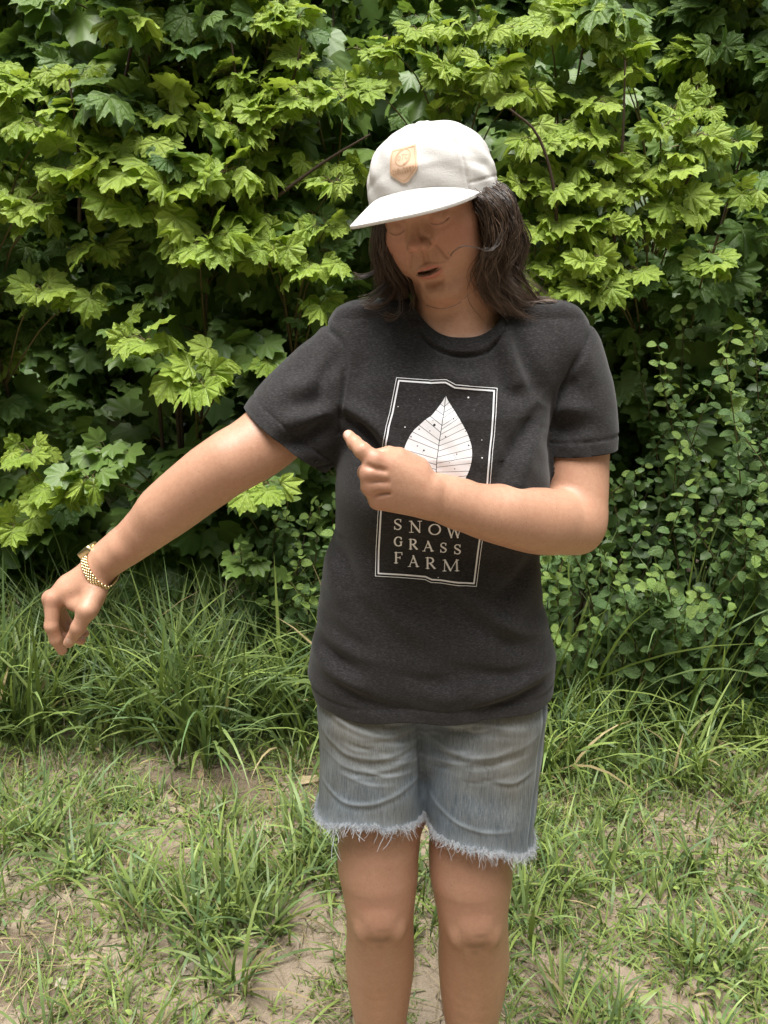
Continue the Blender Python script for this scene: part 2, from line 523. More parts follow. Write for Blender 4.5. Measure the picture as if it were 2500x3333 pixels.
def grass_of(cl, per, L, W, spread, dry=.06, blue=.35, bright=1.0, lean=.5, bend=1.2, nseg=4):
    n = len(cl); k = rb.integers(per[0], per[1] + 1, n); i = np.repeat(np.arange(n), k); N = len(i)
    off = rb.normal(0, spread, (N, 2)); b = cl[i] + off
    cs = rb.uniform(.65, 1.25, n)[i]; ct = rb.uniform(.75, 1.2, (n, 1))[i]
    z = ground_z(b[:, 0], b[:, 1]) - .004
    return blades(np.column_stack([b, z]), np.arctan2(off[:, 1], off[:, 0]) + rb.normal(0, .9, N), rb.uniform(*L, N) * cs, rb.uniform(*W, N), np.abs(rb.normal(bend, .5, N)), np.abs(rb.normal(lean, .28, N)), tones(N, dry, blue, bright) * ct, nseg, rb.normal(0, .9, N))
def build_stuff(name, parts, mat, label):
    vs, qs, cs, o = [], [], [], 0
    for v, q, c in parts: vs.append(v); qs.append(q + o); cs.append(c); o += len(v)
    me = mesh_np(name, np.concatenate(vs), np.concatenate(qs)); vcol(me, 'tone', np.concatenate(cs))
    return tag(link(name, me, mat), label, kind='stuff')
d_short = lambda x, y: np.clip(1 - bare(x, y)[0] * 1.05, 0, 1) * smooth01((fbm(x * 5, y * 5, 31) - np.where(x > .2, .0, .13)) / .20) * np.where(x > .25, 1, .8)
d_sand = lambda x, y: bare(x, y)[0] * .9 * smooth01((fbm(x * 9, y * 9, 77) - .38) / .2)
d_tallL = lambda x, y: np.where(x < .12 + .05 * y, 1, 0) * smooth01((y - 2.0 - .25 * fbm(x * 4, y * 4, 8)) / .3)
d_tallR = lambda x, y: np.where(x > .22, 1, 0) * smooth01((y - 1.9) / .4) * .8
d_mid = lambda x, y: np.clip(1 - bare(x, y)[0] * 1.1, 0, 1) * smooth01((fbm(x * 4, y * 4, 51) - .42) / .12)
build_stuff('short_grass', [
    grass_of(clumps(5000, .8, 2.8, -3.3, 3.3, d_short), (8, 15), (.035, .090), (.0030, .0060), .022, .12, .3, 1.08, .60, .8),
    grass_of(clumps(600, .9, 2.6, -3.2, 3.2, d_mid), (7, 14), (.08, .17), (.0045, .0085), .022, .05, .45, 1.0, .45, .8, 5),
    grass_of(clumps(900, .95, 2.3, -1.6, 1.6, d_sand), (3, 8), (.012, .032), (.0020, .0035), .012, .05, .2, 1.1, .5, .6, 3)], M_GRASS, 'short green grass in tufts over the bare ground')
tuft = [(G(u, v), n) for u, v, n in ((560, 1900, 22), (700, 1880, 26), (560, 2020, 26), (540, 1980, 26), (640, 1900, 24), (690, 1830, 22), (620, 1800, 18), (440, 2010, 20), (400, 1960, 16), (300, 1990, 22), (180, 1880, 22), (90, 1820, 22), (480, 2130, 18), (1150, 2000, 20), (1220, 1930, 22), (1500, 1900, 22), (1420, 1690, 20), (1560, 2080, 24), (860, 1890, 20), (930, 1900, 24), (905, 1990, 20), (1130, 1840, 20), (1330, 1880, 20), (500, 1480, 14), (1600, 1750, 20))]
build_stuff('grass_tufts', [grass_of(np.repeat(np.array([p]), 3, 0) + rb.normal(0, .025, (3, 2)), (n // 3, n * 2 // 3), (.10, .22), (.0060, .0115), .020, .02, .55, .95, .40, .85, 6) for p, n in tuft], M_GRASS, 'bigger grass tufts with broad arching blades')
build_stuff('tall_grass', [
    grass_of(clumps(540, 2.0, 2.95, -3.2, .3, d_tallL), (11, 20), (.26, .54), (.008, .0155), .030, .03, .55, .95, .17, .85, 7),
    grass_of(clumps(390, 1.9, 2.7, .2, 3.2, d_tallR), (8, 15), (.16, .36), (.006, .0120), .030, .04, .35, 1.1, .25, 1.0, 6),
    grass_of(clumps(45, 2.25, 2.6, .3, 2.0, d_tallR), (3, 6), (.55, .80), (.008, .0130), .020, .0, .5, 1.0, .08, .5, 7)], M_GRASS, 'tall green grass along the foot of the bushes')
# dry straw lying about
N = 3000; c = clumps(N, 1.0, 2.9, -2.1, 2.1, lambda x, y: .35 + .65 * bare(x, y)[0])
st = blades(np.column_stack([c, ground_z(c[:, 0], c[:, 1]) + rb.uniform(.001, .012, N)]), rb.uniform(0, 6.3, N), rb.uniform(.03, .16, N), rb.uniform(.0010, .0028, N), rb.normal(0, .12, N), rb.normal(1.53, .05, N), np.array([[.40, .31, .18]]) * rb.uniform(.45, 1.25, (N, 1)), 3)
build_stuff('straw_litter', [st], M_STRAW, 'dry straw scattered on the soil')
# low broad-leaved weeds and ground litter crumbs
N = 2600; c = clumps(N, 1.0, 2.8, -2.1, 2.1, lambda x, y: np.clip(1.0 - bare(x, y)[0], .05, 1) * smooth01((fbm(x * 6, y * 6, 91) - .5) / .1))
wd = blades(np.column_stack([c, ground_z(c[:, 0], c[:, 1]) + rb.uniform(.004, .05, N)]), rb.uniform(0, 6.3, N), rb.uniform(.012, .030, N), rb.uniform(.006, .013, N), rb.normal(.5, .3, N), rb.normal(1.0, .3, N), tones(N, .02, .3, 1.15), 3)
build_stuff('low_weeds', [wd], M_GRASS, 'low leafy weeds among the grass')
# separate long dry stalks, chips and dead leaves one can point at
def stalk(px, label, group=None):
    P = []
    for i, (u, v) in enumerate(px): g = G(u, v); P.append((g[0], g[1], ground_z(g[:1], g[1:])[0] + .012 + .006 * math.sin(i * 2)))
    P = spline(P, 10); c = P.mean(0); v, f = tubes([P - c], [np.linspace(.0022, .0011, 10)], 5)
    me = mesh_np('dry_stalk', v, f); vcol(me, 'tone', np.tile(np.array([.43, .34, .21]), (len(v), 1)))
    o = link('dry_stalk', me, M_STRAW); o.location = c; tag(o, label, 'dry stalk', 'dry stalks lying at the lower left')
r7 = lambda L: [(x * .44, 1393 + y * .44) for x, y in L]
stalk(r7([(292, 1330), (268, 1480), (250, 1640), (228, 1790)]), 'long upright pale stalk right of the other dry stalks')
stalk(r7([(105, 1500), (50, 1610), (0, 1700)]), 'pale dry stalk nearest the left edge, slanting down')
stalk(r7([(172, 1640), (90, 1750), (10, 1860)]), 'pale dry stalk slanting below the shorter left one')
stalk(r7([(300, 1760), (262, 1810), (225, 1870)]), 'short pale stalk lowest in the picture')
def flake(u, v, pts, h, col, name, label, cat, rz, tilt=(.1, .05)):
    g = G(u, v); P = np.array(pts); n = len(P)
    top = np.column_stack([P, .004 * np.sin(P[:, 0] * 90)]); bot = top - (0, 0, h)
    v3 = np.concatenate([top, bot]); me = bpy.data.meshes.new(name)
    me.from_pydata(v3.tolist(), [], [list(range(n)), list(range(2 * n - 1, n - 1, -1))] + [[i + n, (i + 1) % n + n, (i + 1) % n, i] for i in range(n)])
    o = link(name, me, mat_simple0(name, col)); o.location = (g[0], g[1], ground_z(g[:1], g[1:])[0] + h + .008); o.rotation_euler = (tilt[0], tilt[1], rz)
    tag(o, label, cat)
def mat_simple0(name, c):
    t = NT(name + '_surface'); n = t.noise(t.coord('Object'), 120, 4)
    return t.done(t.pbsdf(Base_Color=t.mix(n, c, [x * .6 for x in c]), Roughness=.85, Normal=t.bump(n, .4, .002)))
flake(664, 1688, [(-.030, -.018), (.032, -.012), (.034, .016), (-.022, .020)], .004, (.50, .39, .24), 'wood_chip', 'flat tan wood chip on the soil beside the shorts', 'wood chip', .2)
flake(412, 2098, [(-.022, -.010), (-.004, -.016), (.018, -.006), (.024, .006), (.008, .010), (-.012, .008)], .0012, (.45, .37, .29), 'dead_leaf', 'pale dead leaf curled on the soil below the grass tufts', 'dead leaf', .6, (.35, .3))
flake(432, 1682, [(-.016, -.008), (.004, -.013), (.018, .002), (.002, .011)], .0012, (.34, .22, .14), 'dead_leaf', 'brown dead leaf on the dark soil patch behind the grass', 'dead leaf', 1.2, (.3, -.2))
flake(134, 2135, [(-.018, -.010), (.012, -.014), (.020, .004), (.000, .014)], .0012, (.47, .40, .31), 'dead_leaf', 'whitish dead leaf among straw at the lower left', 'dead leaf', 2.2, (.2, .1))
# ================================================================== leaves
def maple_outline(rich=True):
    half = [(0, 1.0), (5, .90), (9, .885), (13, .82), (19, .755), (24, .81), (28, .88), (32, .87), (38, .97), (43, .87), (48, .84), (52, .77), (57, .715), (62, .76), (67, .81), (75, .87), (82, .78), (88, .74), (94, .64), (102, .64), (112, .65), (125, .52), (142, .38), (165, .18)] if rich else \
           [(0, 1.0), (9, .885), (19, .755), (29, .88), (38, .97), (47, .84), (57, .715), (68, .81), (75, .87), (94, .64), (112, .65), (142, .38)]
    a = [x for x, _ in half]; r = [y for _, y in half]
    ang = np.array(a + [180] + [360 - x for x in a[:0:-1]], float); rad = np.array(r + [.06] + r[:0:-1])
    return np.radians(ang), rad
LOBE = np.array([0, 38, 75, 112, 360 - 112, 360 - 75, 360 - 38, 360])
def maple_leaf(rng, rich=True, fold=.10, droop=.25, curl=.0, crumple=.03):
    ang, rad = maple_outline(rich); rad = rad * rng.uniform(.94, 1.06, len(rad)); n = len(ang)
    dl = np.abs(np.degrees(ang)[:, None] - LOBE[None]).min(1)
    vein = (dl < 4).astype(float)
    rings = [(.52, 1)] if rich else []
    P = [np.array([[0, 0, 0]])]; vv = [np.array([1.0])]
    def ring(k):
        r = rad * k if k == 1 else np.minimum(rad * k * 1.05, .5 * k + .05 + .2 * rad * k)
        x, y = r * np.sin(ang), r * np.cos(ang)
        bulge = fold * r * np.sin(np.clip(dl / 18.5, 0, 1) * np.pi / 2)
        z = bulge - droop * (np.maximum(y, 0) ** 2) - droop * .9 * x * x * (1 + curl * np.sign(x)) + crumple * np.sin(x * 9 + 1.3 * rng.random()) * np.cos(y * 8)
        z += (rng.normal(0, .012, n) if k == 1 else 0)
        return np.stack([x, y, z], 1)
    for k, v in rings + [(1, 0)]:
        P.append(ring(k)); vv.append(vein * (1 if k < 1 else .7))
    F = [(0, 1 + i, 1 + (i + 1) % n) for i in range(n)]; F = [(a, c, b) for a, b, c in F]
    if rich:
        for i in range(n):
            j = (i + 1) % n; F += [(1 + i, 1 + n + j, 1 + n + i), (1 + i, 1 + j, 1 + n + j)]
    v = np.concatenate(P); v[:, 1] += 0
    return v, np.array(F), np.concatenate(vv)
def folded_leaf(rng):
    """young leaf, still half closed about its midrib"""
    v, F, vn = maple_leaf(rng, True, .22, .35, 0, .05)
    k = rng.uniform(.5, .85); v = v.copy(); x = v[:, 0].copy(); v[:, 0] = x * k; v[:, 2] += -np.abs(x) * math.sqrt(1 - k * k) * .9
    return v, F, vn
def oval_leaf(rng, n=10):
    a = np.linspace(0, 2 * np.pi, n, endpoint=False); y = .5 - .5 * np.cos(a); x = .36 * np.sin(a) * (1 + .12 * np.cos(a)) * rng.uniform(.9, 1.15)
    z = .16 * np.abs(x) * 2 - .22 * y * y
    v = np.concatenate([[[0, .5, -.05]], np.stack([x, y, z], 1)]); F = np.array([(0, 1 + (i + 1) % n, 1 + i) for i in range(n)])
    return v, F, np.concatenate([[.6], np.zeros(n)])
def mat_leaf(name, c0, c1, vein, trans, tcol, rough=.42, attr=False):
    t = NT(name)
    oi = t.n('ShaderNodeObjectInfo').outputs['Random'] if not attr else t.n('ShaderNodeSeparateColor', Color=t.attr('vein').outputs['Color']).outputs[1]
    w = t.coord('Object', (1, 1, 1)); n = t.noise(w, 6 if not attr else 60, 4)
    c = t.mix(oi, c0, c1); c = t.mix(t.math('MULTIPLY', n, .45), c, [x * .62 for x in c0])
    vn = t.n('ShaderNodeSeparateColor', Color=t.attr('vein').outputs['Color']).outputs[0]
    c = t.mix(t.math('MULTIPLY', t.math('POWER', vn, 2.0), .55), c, vein)
    h = t.math('ADD', n, t.math('MULTIPLY', vn, -.6))
    b = t.pbsdf(Base_Color=c, Roughness=rough, Normal=t.bump(h, .5, .02 if not attr else .002)); b.inputs['Specular IOR Level'].default_value = .35
    tr = t.n('ShaderNodeBsdfTranslucent', Color=t.mix(.5, c, tcol))
    mx = t.n('ShaderNodeMixShader', i0=trans); t.t.links.new(b.outputs[0], mx.inputs[1]); t.t.links.new(tr.outputs[0], mx.inputs[2])
    return t.done(mx)
YNG = ((.260, .385, .050), (.400, .520, .085), (.38, .48, .14), .34, (.36, .46, .03))
MAT_ = ((.080, .160, .040), (.175, .275, .060), (.17, .24, .07), .28, (.22, .34, .02))
SHR = ((.080, .150, .045), (.130, .210, .060), (.14, .20, .08), .25, (.20, .32, .03))
SHY = ((.165, .260, .058), (.225, .320, .075), (.22, .29, .10), .30, (.28, .38, .04))
ML_Y, ML_M = mat_leaf('young_maple_leaf', *YNG), mat_leaf('maple_leaf', *MAT_)
MS_Y, MS_M = mat_leaf('young_shrub_leaf', *SHY), mat_leaf('shrub_leaf', *SHR)
MF_M, MF_S = mat_leaf('maple_foliage', *MAT_, attr=True), mat_leaf('shrub_foliage', *SHR, attr=True)
def mat_bark():
    t = NT('brown_bark'); w = t.coord('Object', (60, 60, 18)); n = t.noise(w, 1, 4)
    return t.done(t.pbsdf(Base_Color=t.mix(n, (.045, .028, .020), (.105, .066, .045)), Roughness=.8, Normal=t.bump(n, .4, .002)))
M_BARK = mat_bark()
def mat_twig():
    t = NT('green_twig'); n = t.noise(t.coord('Object'), 30, 3)
    return t.done(t.pbsdf(Base_Color=t.mix(n, (.10, .11, .035), (.17, .10, .05)), Roughness=.6))
M_TWIG = mat_twig()
rl_ = np.random.default_rng(77)
def leaf_data(name, L, mat):
    v, F, vn = L; me = mesh_np(name, v, F); vcol(me, 'vein', np.stack([vn, vn * 0, vn * 0], 1)); me.materials.append(mat); return me
GEO_M = [maple_leaf(rl_, True, f, d, c, k) for f, d, c, k in ((.07, .16, 0, .04), (.10, .26, .3, .05), (.08, .38, 0, .05), (.12, .22, -.4, .06), (.05, .08, 0, .04), (.10, .50, .2, .06))]
GEO_Y = [folded_leaf(rl_) for _ in range(2)] + [maple_leaf(rl_, True, .13, .32, .3, .07), maple_leaf(rl_, True, .12, .2, -.3, .07), maple_leaf(rl_, True, .10, .12, .2, .08)]
GEO_LO = [maple_leaf(rl_, False, .08, d, 0, .04) for d in (.12, .25, .4)]
GEO_O = [oval_leaf(rl_) for _ in range(5)]; GEO_OLO = [oval_leaf(rl_, 6) for _ in range(3)]
ME_M = [leaf_data('leaf', g, ML_M) for g in GEO_M]; ME_Y = [leaf_data('leaf', g, ML_Y) for g in GEO_Y + GEO_M[:2]]
ME_OM = [leaf_data('leaf', g, MS_M) for g in GEO_O]; ME_OY = [leaf_data('leaf', g, MS_Y) for g in GEO_O]
class Plant:
    """collects stems, twigs and leaves (position, tip direction, normal, size, young?) of one plant"""
    def __init__(s, base): s.base = np.array(base, float); s.stems = []; s.tw = []; s.L = []
    def leaf(s, p, d, n, size, young): s.L.append((p, d, n, size, young))
    def twig(s, P, r): s.tw.append((np.asarray(P), np.asarray(r) * np.ones(len(P))))
    def build(s, name, label, cat, group, ME, MEY, LO, MF, nparts, seed):
        r = np.random.default_rng(seed)
        root = tag(empty(name, s.base), label, cat, group)
        for P, rad in s.stems:
            v, f = tubes([P - s.base], [rad], 7); link('stem', mesh_np('stem', v, f), M_BARK, root)
        if s.tw:
            v, f = tubes([P - s.base for P, _ in s.tw], [q for _, q in s.tw], 4); tag(link('twigs', mesh_np('twigs', v, f), M_TWIG, root), kind='stuff')
        p = np.array([l[0] for l in s.L]); d = np.array([l[1] for l in s.L]); n = np.array([l[2] for l in s.L]); sz = np.array([l[3] for l in s.L]); yg = np.array([l[4] for l in s.L])
        d /= np.linalg.norm(d, axis=1, keepdims=True) + 1e-9; n -= d * (n * d).sum(1, keepdims=True); n /= np.linalg.norm(n, axis=1, keepdims=True) + 1e-9
        x = np.cross(d, n); M = np.stack([x, d, n], 2) * sz[:, None, None]
        q = PR(p + d * sz[:, None] * .4); inn = (q[:, 0] > -40) & (q[:, 0] < 1700) & (q[:, 1] > -40) & (q[:, 1] < 2250)
        # leaves behind the person do not show
        hid = (q[:, 0] > 760) & (q[:, 0] < 1150) & (q[:, 1] > 760)
        order = np.argsort(q[:, 2] + 100 * ~inn + 50 * hid); part = np.zeros(len(p), bool); k = min(nparts, int((inn & ~hid).sum())); part[order[:k]] = True
        for i in np.nonzero(part)[0]:
            me = MEY[r.integers(len(MEY))] if yg[i] else ME[r.integers(len(ME))]
            o = bpy.data.objects.new('leaf', me); COL.objects.link(o); o.parent = root
            m = Matrix.Identity(4)
            for a in range(3):
                for b in range(3): m[a][b] = M[i, a, b]
                m[a][3] = p[i, a] - s.base[a]
            o.matrix_basis = m
        rest = np.nonzero(~part)[0]
        if len(rest):
            vs, fs, cs, o_ = [], [], [], 0; var = r.integers(0, len(LO), len(rest))
            for k, (v, F, vn) in enumerate(LO):
                sel = rest[var == k]
                if not len(sel): continue
                w = np.einsum('nij,vj->nvi', M[sel], v) + (p[sel] - s.base)[:, None]
                nv = len(v); vs.append(w.reshape(-1, 3)); fs.append((F[None] + (np.arange(len(sel)) * nv)[:, None, None]).reshape(-1, 3) + o_)
                c = np.zeros((len(sel), nv, 3)); c[..., 0] = vn; c[..., 1] = np.clip(r.random(len(sel)) + .5 * yg[sel], 0, 1.3)[:, None]; cs.append(c.reshape(-1, 3)); o_ += len(sel) * nv
            me = mesh_np('foliage', np.concatenate(vs), np.concatenate(fs)); vcol(me, 'vein', np.concatenate(cs))
            tag(link('foliage', me, MF, root), kind='stuff')
        return root
def unit(v): v = np.asarray(v, float); return v / (np.linalg.norm(v) + 1e-9)
OUT = np.array([0, -1, 0])
def leaf_pose(r, outward, droop=.55, face=.45, wild=.45):
    d = unit(unit(outward) + np.array([0, 0, -droop]) + r.normal(0, .38, 3)); n = np.array([0, 0, .80]) + OUT * (face + .1) + r.normal(0, wild, 3)
    return d, n
def spray(pl, r, P, sizes, young, gap=.058):
    """a twig with opposite leaf pairs and a terminal cluster"""
    P = spline(P, 8); L = np.linalg.norm(np.diff(P, axis=0), axis=1).sum(); pl.twig(P, np.linspace(.0028, .0013, 8) * (1 + L))
    n = max(1, int(L / gap)); ax = unit(P[-1] - P[0])
    for k in range(n + 1):
        t = (k + .6) / (n + .6); c = P[min(7, int(t * 7))] * (1 - (t * 7) % 1) + P[min(7, int(t * 7) + 1)] * ((t * 7) % 1)
        last = k == n; s0 = unit(np.cross(ax, [0, 0, 1])); up = np.cross(s0, ax)
        ph = 0 if k % 2 else math.pi / 2
        for sgn in ((1, -1) if not last else (1, -1, 0)):
            sd = (s0 * math.cos(ph * .6) + up * math.sin(ph * .6)) * sgn
            o = unit(sd * 1.0 + ax * (.5 if sgn else 1.4) + OUT * .35)
            sz = r.uniform(*sizes) * (1 if k < n - 1 else .8)
            pet = sz * r.uniform(.35, .75); b = c + (o + np.array([0, 0, .15])) * pet
            d, nn = leaf_pose(r, o)
            pl.leaf(b, d, nn, sz, young or r.random() < .04)
            pl.twig(np.stack([c, (c + b) / 2 + np.array([0, 0, .01]), b]), np.array([.0011, .0010, .0009]))
def rosette(pl, r, u, v, Y, size, n, src=None, young=True, spread=1.0):
    """bright drooping leaf cluster seen at a view pixel"""
    c = V(u, v, Y); top = c + np.array([0, .03, .03])
    if src is not None:
        P = spline([src, (src * .45 + top * .55) + np.array([0, -.02, .05]), top], 8); pl.twig(P, np.linspace(.0042, .0018, 8))
    a0 = r.uniform(0, 6.3)
    for k in range(n):
        a = a0 + k * 2 * math.pi / n * (1 if n < 5 else 1.0) + r.normal(0, .25)
        o = np.array([math.cos(a), -.55 + .45 * math.sin(a), .15 + .25 * math.sin(a)])
        sz = size * r.uniform(.7, 1.1); pet = sz * r.uniform(.35, 1.15) * spread; b = top + unit(o) * pet
        d = unit(unit(o) + np.array([0, -.25, -.65]) + r.normal(0, .36, 3)); nn = np.array([0, -.7, .75]) + r.normal(0, .45, 3)
        pl.leaf(b, d, nn, sz, young)
        pl.twig(np.stack([top, (top + b) / 2 + np.array([0, 0, .012]), b]), np.array([.0013, .0011, .0010]))
def maple(seed, x, y, h, nst, spreadx, sizes=(.066, .122), fwd=.46, dens=1.0, zmin=.35, hole=None, young=.05):
    r = np.random.default_rng(seed); pl = Plant((x, y, 0))
    for s in range(nst):
        tx = x + r.uniform(-1, 1) * spreadx; ty = y - r.uniform(0, fwd) * 1.2 + .1; hh = h * r.uniform(.75, 1.05)
        P = spline([(x + r.normal(0, .05), y + r.normal(0, .05), 0), ((x * .6 + tx * .4), y * .7 + ty * .3, hh * .45), (tx, ty, hh)], 14)
        pl.stems.append((P, np.linspace(.011, .0028, 14)))
        L = hh; nn = int((L - zmin) / .095 * dens)
        for k in range(nn):
            t = (zmin + (L - zmin) * (k + r.random() * .6) / nn) / L; c = P[int(min(t, .999) * 13)]
            ang = r.uniform(0, 2 * math.pi)
            for sg in (0, math.pi):
                o = np.array([math.cos(ang + sg), math.sin(ang + sg) - .45, .1]); ln = r.uniform(.10, .34) * (1.15 - .6 * t) * (.45 + .55 * smooth01(t * 2.2))
                e = c + unit(o) * ln + np.array([0, 0, .02 - .10 * ln])
                if hole is not None and hole(PR(e)): continue
                spray(pl, r, [c, c + unit(o) * ln * .5 + np.array([0, 0, .03]), e], sizes, r.random() < young + .30 * smooth01((t - .45) / .5))
        for k in range(3):                             # leading shoot
            o = np.array([math.cos(k * 2.1), math.sin(k * 2.1) - .3, .3]); d, n_ = leaf_pose(r, o); pl.leaf(P[-1], d, n_, r.uniform(.05, .08), True)
    return pl
def in_hole(q):
    u, v = q[0], q[1]
    for cu, cv_, ru, rv, pr in ((320, 740, 380, 150, .72), (130, 880, 220, 170, .75), (560, 900, 200, 140, .7), (300, 960, 300, 110, .6), (1250, 1000, 200, 180, .5), (1330, 230, 110, 110, .8), (1020, 300, 60, 80, .5), (620, 690, 120, 110, .6), (480, 960, 170, 90, .5), (1500, 470, 130, 120, .45), (1430, 620, 120, 100, .45)):
        if ((u - cu) / ru) ** 2 + ((v - cv_) / rv) ** 2 < 1 and rl_.random() < pr: return True
    return False
FRONT = [  # seed, x, y, height, stems, spread, label
    (1, -1.35, 3.05, 2.35, 4, .28, 'leafy maple sapling at the left edge of the thicket'),
    (2, -.78, 3.00, 2.45, 4, .30, 'maple sapling with lime new leaves left of the outstretched arm'),
    (3, -.22, 3.10, 2.50, 4, .30, 'maple sapling with long dark twigs left of the white cap'),
    (4, .42, 3.00, 2.25, 4, .26, 'bright maple sapling directly behind and right of the white cap'),
    (5, .98, 3.10, 2.05, 4, .26, 'shorter maple sapling right of the hair, above the round-leaved shrubs')]
plants = {}
for sd, x, y, h, ns, sp, lab in FRONT: plants[sd] = maple(sd, x, y, h, ns, sp, hole=in_hole)
# bright shoots where the photograph shows them: (plant, u, v, distance, leaf length, count)
BRIGHT = [(1, 95, 300, 2.62, .105, 5), (1, 60, 480, 2.60, .100, 5), (1, 175, 270, 2.65, .090, 5), (1, 165, 190, 2.70, .085, 4), (1, 130, 390, 2.60, .100, 5), (1, 30, 220, 2.66, .09, 4), (1, 200, 560, 2.66, .105, 4), (1, 210, 405, 2.60, .10, 5),
          (2, 260, 400, 2.55, .115, 6), (2, 300, 470, 2.56, .115, 5), (2, 385, 420, 2.54, .120, 5), (2, 480, 395, 2.55, .110, 5), (2, 430, 555, 2.50, .120, 7), (2, 330, 330, 2.60, .09, 4), (2, 355, 280, 2.64, .085, 4), (2, 420, 210, 2.70, .085, 4), (2, 460, 100, 2.72, .085, 5), (2, 330, 90, 2.76, .09, 4), (2, 250, 340, 2.6, .09, 4),
          (3, 500, 190, 2.66, .080, 5), (3, 545, 240, 2.64, .085, 5), (3, 590, 70, 2.70, .095, 6), (3, 640, 150, 2.70, .075, 3), (3, 590, 270, 2.60, .090, 5), (3, 655, 240, 2.62, .080, 4), (3, 520, 310, 2.60, .085, 4), (3, 590, 560, 2.52, .095, 6), (3, 680, 600, 2.52, .085, 5), (3, 720, 420, 2.56, .075, 4), (3, 700, 520, 2.54, .075, 4), (3, 745, 235, 2.62, .085, 4), (3, 530, 520, 2.58, .09, 4), (3, 640, 60, 2.72, .08, 4), (3, 690, 680, 2.54, .08, 4),
          (2, 310, 760, 2.46, .095, 6), (2, 425, 850, 2.44, .105, 7), (2, 560, 1075, 2.42, .090, 5), (2, 190, 1060, 2.44, .095, 5), (1, 130, 1080, 2.46, .095, 5), (1, 190, 660, 2.62, .10, 3), (1, 90, 650, 2.62, .10, 3), (1, 60, 1000, 2.52, .09, 4), (2, 240, 1010, 2.5, .09, 4), (2, 510, 1000, 2.5, .09, 4), (2, 340, 665, 2.6, .06, 4), (3, 530, 1240, 2.44, .07, 5), (2, 560, 800, 2.55, .09, 3), (1, 30, 1160, 2.5, .09, 4),
          (4, 850, 130, 2.66, .080, 5), (4, 905, 90, 2.68, .075, 5), (4, 960, 170, 2.62, .085, 5), (4, 1010, 90, 2.66, .075, 5), (4, 1080, 90, 2.64, .085, 6), (4, 1060, 180, 2.60, .090, 6), (4, 1110, 230, 2.58, .085, 5), (4, 1155, 330, 2.54, .085, 6), (4, 1130, 420, 2.54, .085, 5), (4, 1160, 520, 2.52, .090, 5), (4, 1190, 600, 2.52, .085, 5), (4, 1170, 660, 2.5, .085, 5), (4, 1210, 430, 2.54, .085, 5), (4, 800, 200, 2.66, .08, 4), (4, 1190, 80, 2.66, .095, 5), (4, 1000, 230, 2.64, .08, 4), (4, 1240, 520, 2.52, .085, 5),
          (5, 1345, 120, 2.64, .095, 5), (5, 1350, 180, 2.62, .085, 4), (5, 1265, 320, 2.56, .075, 6), (5, 1290, 250, 2.60, .080, 5), (5, 1320, 370, 2.56, .085, 5), (5, 1270, 430, 2.54, .085, 5), (5, 1275, 590, 2.46, .080, 5), (5, 1280, 650, 2.48, .085, 5), (5, 1345, 610, 2.52, .080, 4), (5, 1430, 300, 2.56, .080, 5), (5, 1500, 320, 2.56, .080, 5), (5, 1530, 350, 2.58, .070, 4), (5, 1440, 390, 2.54, .085, 5), (5, 1480, 480, 2.54, .095, 5), (5, 1530, 590, 2.52, .085, 5), (5, 1390, 510, 2.54, .085, 5), (5, 1370, 430, 2.55, .085, 5), (5, 1540, 260, 2.62, .06, 4), (5, 1310, 500, 2.52, .08, 5), (5, 1590, 440, 2.62, .08, 4)]
rr2 = np.random.default_rng(99)
for pid, u, v, Y, sz, n in BRIGHT:
    pl = plants[pid]; c = V(u, v, Y)
    cand = np.concatenate([P for P, _ in pl.stems]); cand = cand[cand[:, 2] < c[2] - .10]
    src = cand[((cand - (c + np.array([0, .25, -.3]))) ** 2).sum(1).argmin()] if len(cand) else None
    rosette(pl, rr2, u, v, Y, sz * .74, n + 2, src)
    for k in range(3 if u < 760 and v < 620 else 2): rosette(pl, rr2, u + rr2.uniform(-55, 55), v + rr2.uniform(-45, 35), Y + rr2.uniform(.02, .12), sz * .68, 3, None, rr2.random() < .7)
# dark upright shoots that stand clear in front
for pid, pts, Y in ((1, [(172, 480), (170, 330), (150, 170)], 2.62), (3, [(520, 400), (515, 230), (500, 90)], 2.66), (2, [(265, 200), (285, 90), (300, -30)], 2.74), (2, [(350, 290), (385, 160), (410, 20)], 2.74), (3, [(585, 280), (630, 180), (650, 100)], 2.68), (4, [(1205, 530), (1195, 400), (1160, 290), (1100, 235)], 2.50),
                    (3, [(590, 430), (700, 350), (800, 290)], 2.60), (5, [(1325, 560), (1330, 450), (1345, 300), (1350, 130)], 2.60), (5, [(1440, 540), (1460, 440), (1520, 330)], 2.58), (4, [(1110, 250), (1100, 120), (1085, 60)], 2.64)):
    P = spline([V(u, v, Y + .05 * (1 - i / 2)) for i, (u, v) in enumerate(pts)], 12); plants[pid].stems.append((P, np.linspace(.0062, .0026, 12)))
for sd, x, y, h, ns, sp, lab in FRONT:
    plants[sd].build('maple_sapling', lab, 'maple sapling', 'maple saplings at the front of the thicket', ME_M, ME_Y, GEO_LO, MF_M, 300, sd)
BACK = [(11, -2.25, 3.3, 2.9, 4, .40, 60, 'tall dark maple outside the left edge of the thicket'), (12, -1.25, 3.75, 3.3, 5, .40, 110, 'tall dark maple behind the leftmost sapling'), (13, -.45, 3.8, 3.5, 5, .40, 110, 'tall dark maple behind the saplings left of the cap'), (14, .40, 3.75, 3.5, 5, .40, 110, 'tall dark maple behind the white cap'),
        (15, 1.15, 3.65, 3.5, 5, .35, 150, 'tall dark maple with bare stems, upper right behind the saplings'), (16, 1.75, 3.35, 3.3, 6, .30, 150, 'dark many-stemmed maple at the upper right corner'), (17, 2.6, 3.4, 3.0, 4, .4, 40, 'tall dark maple outside the right edge of the thicket')]
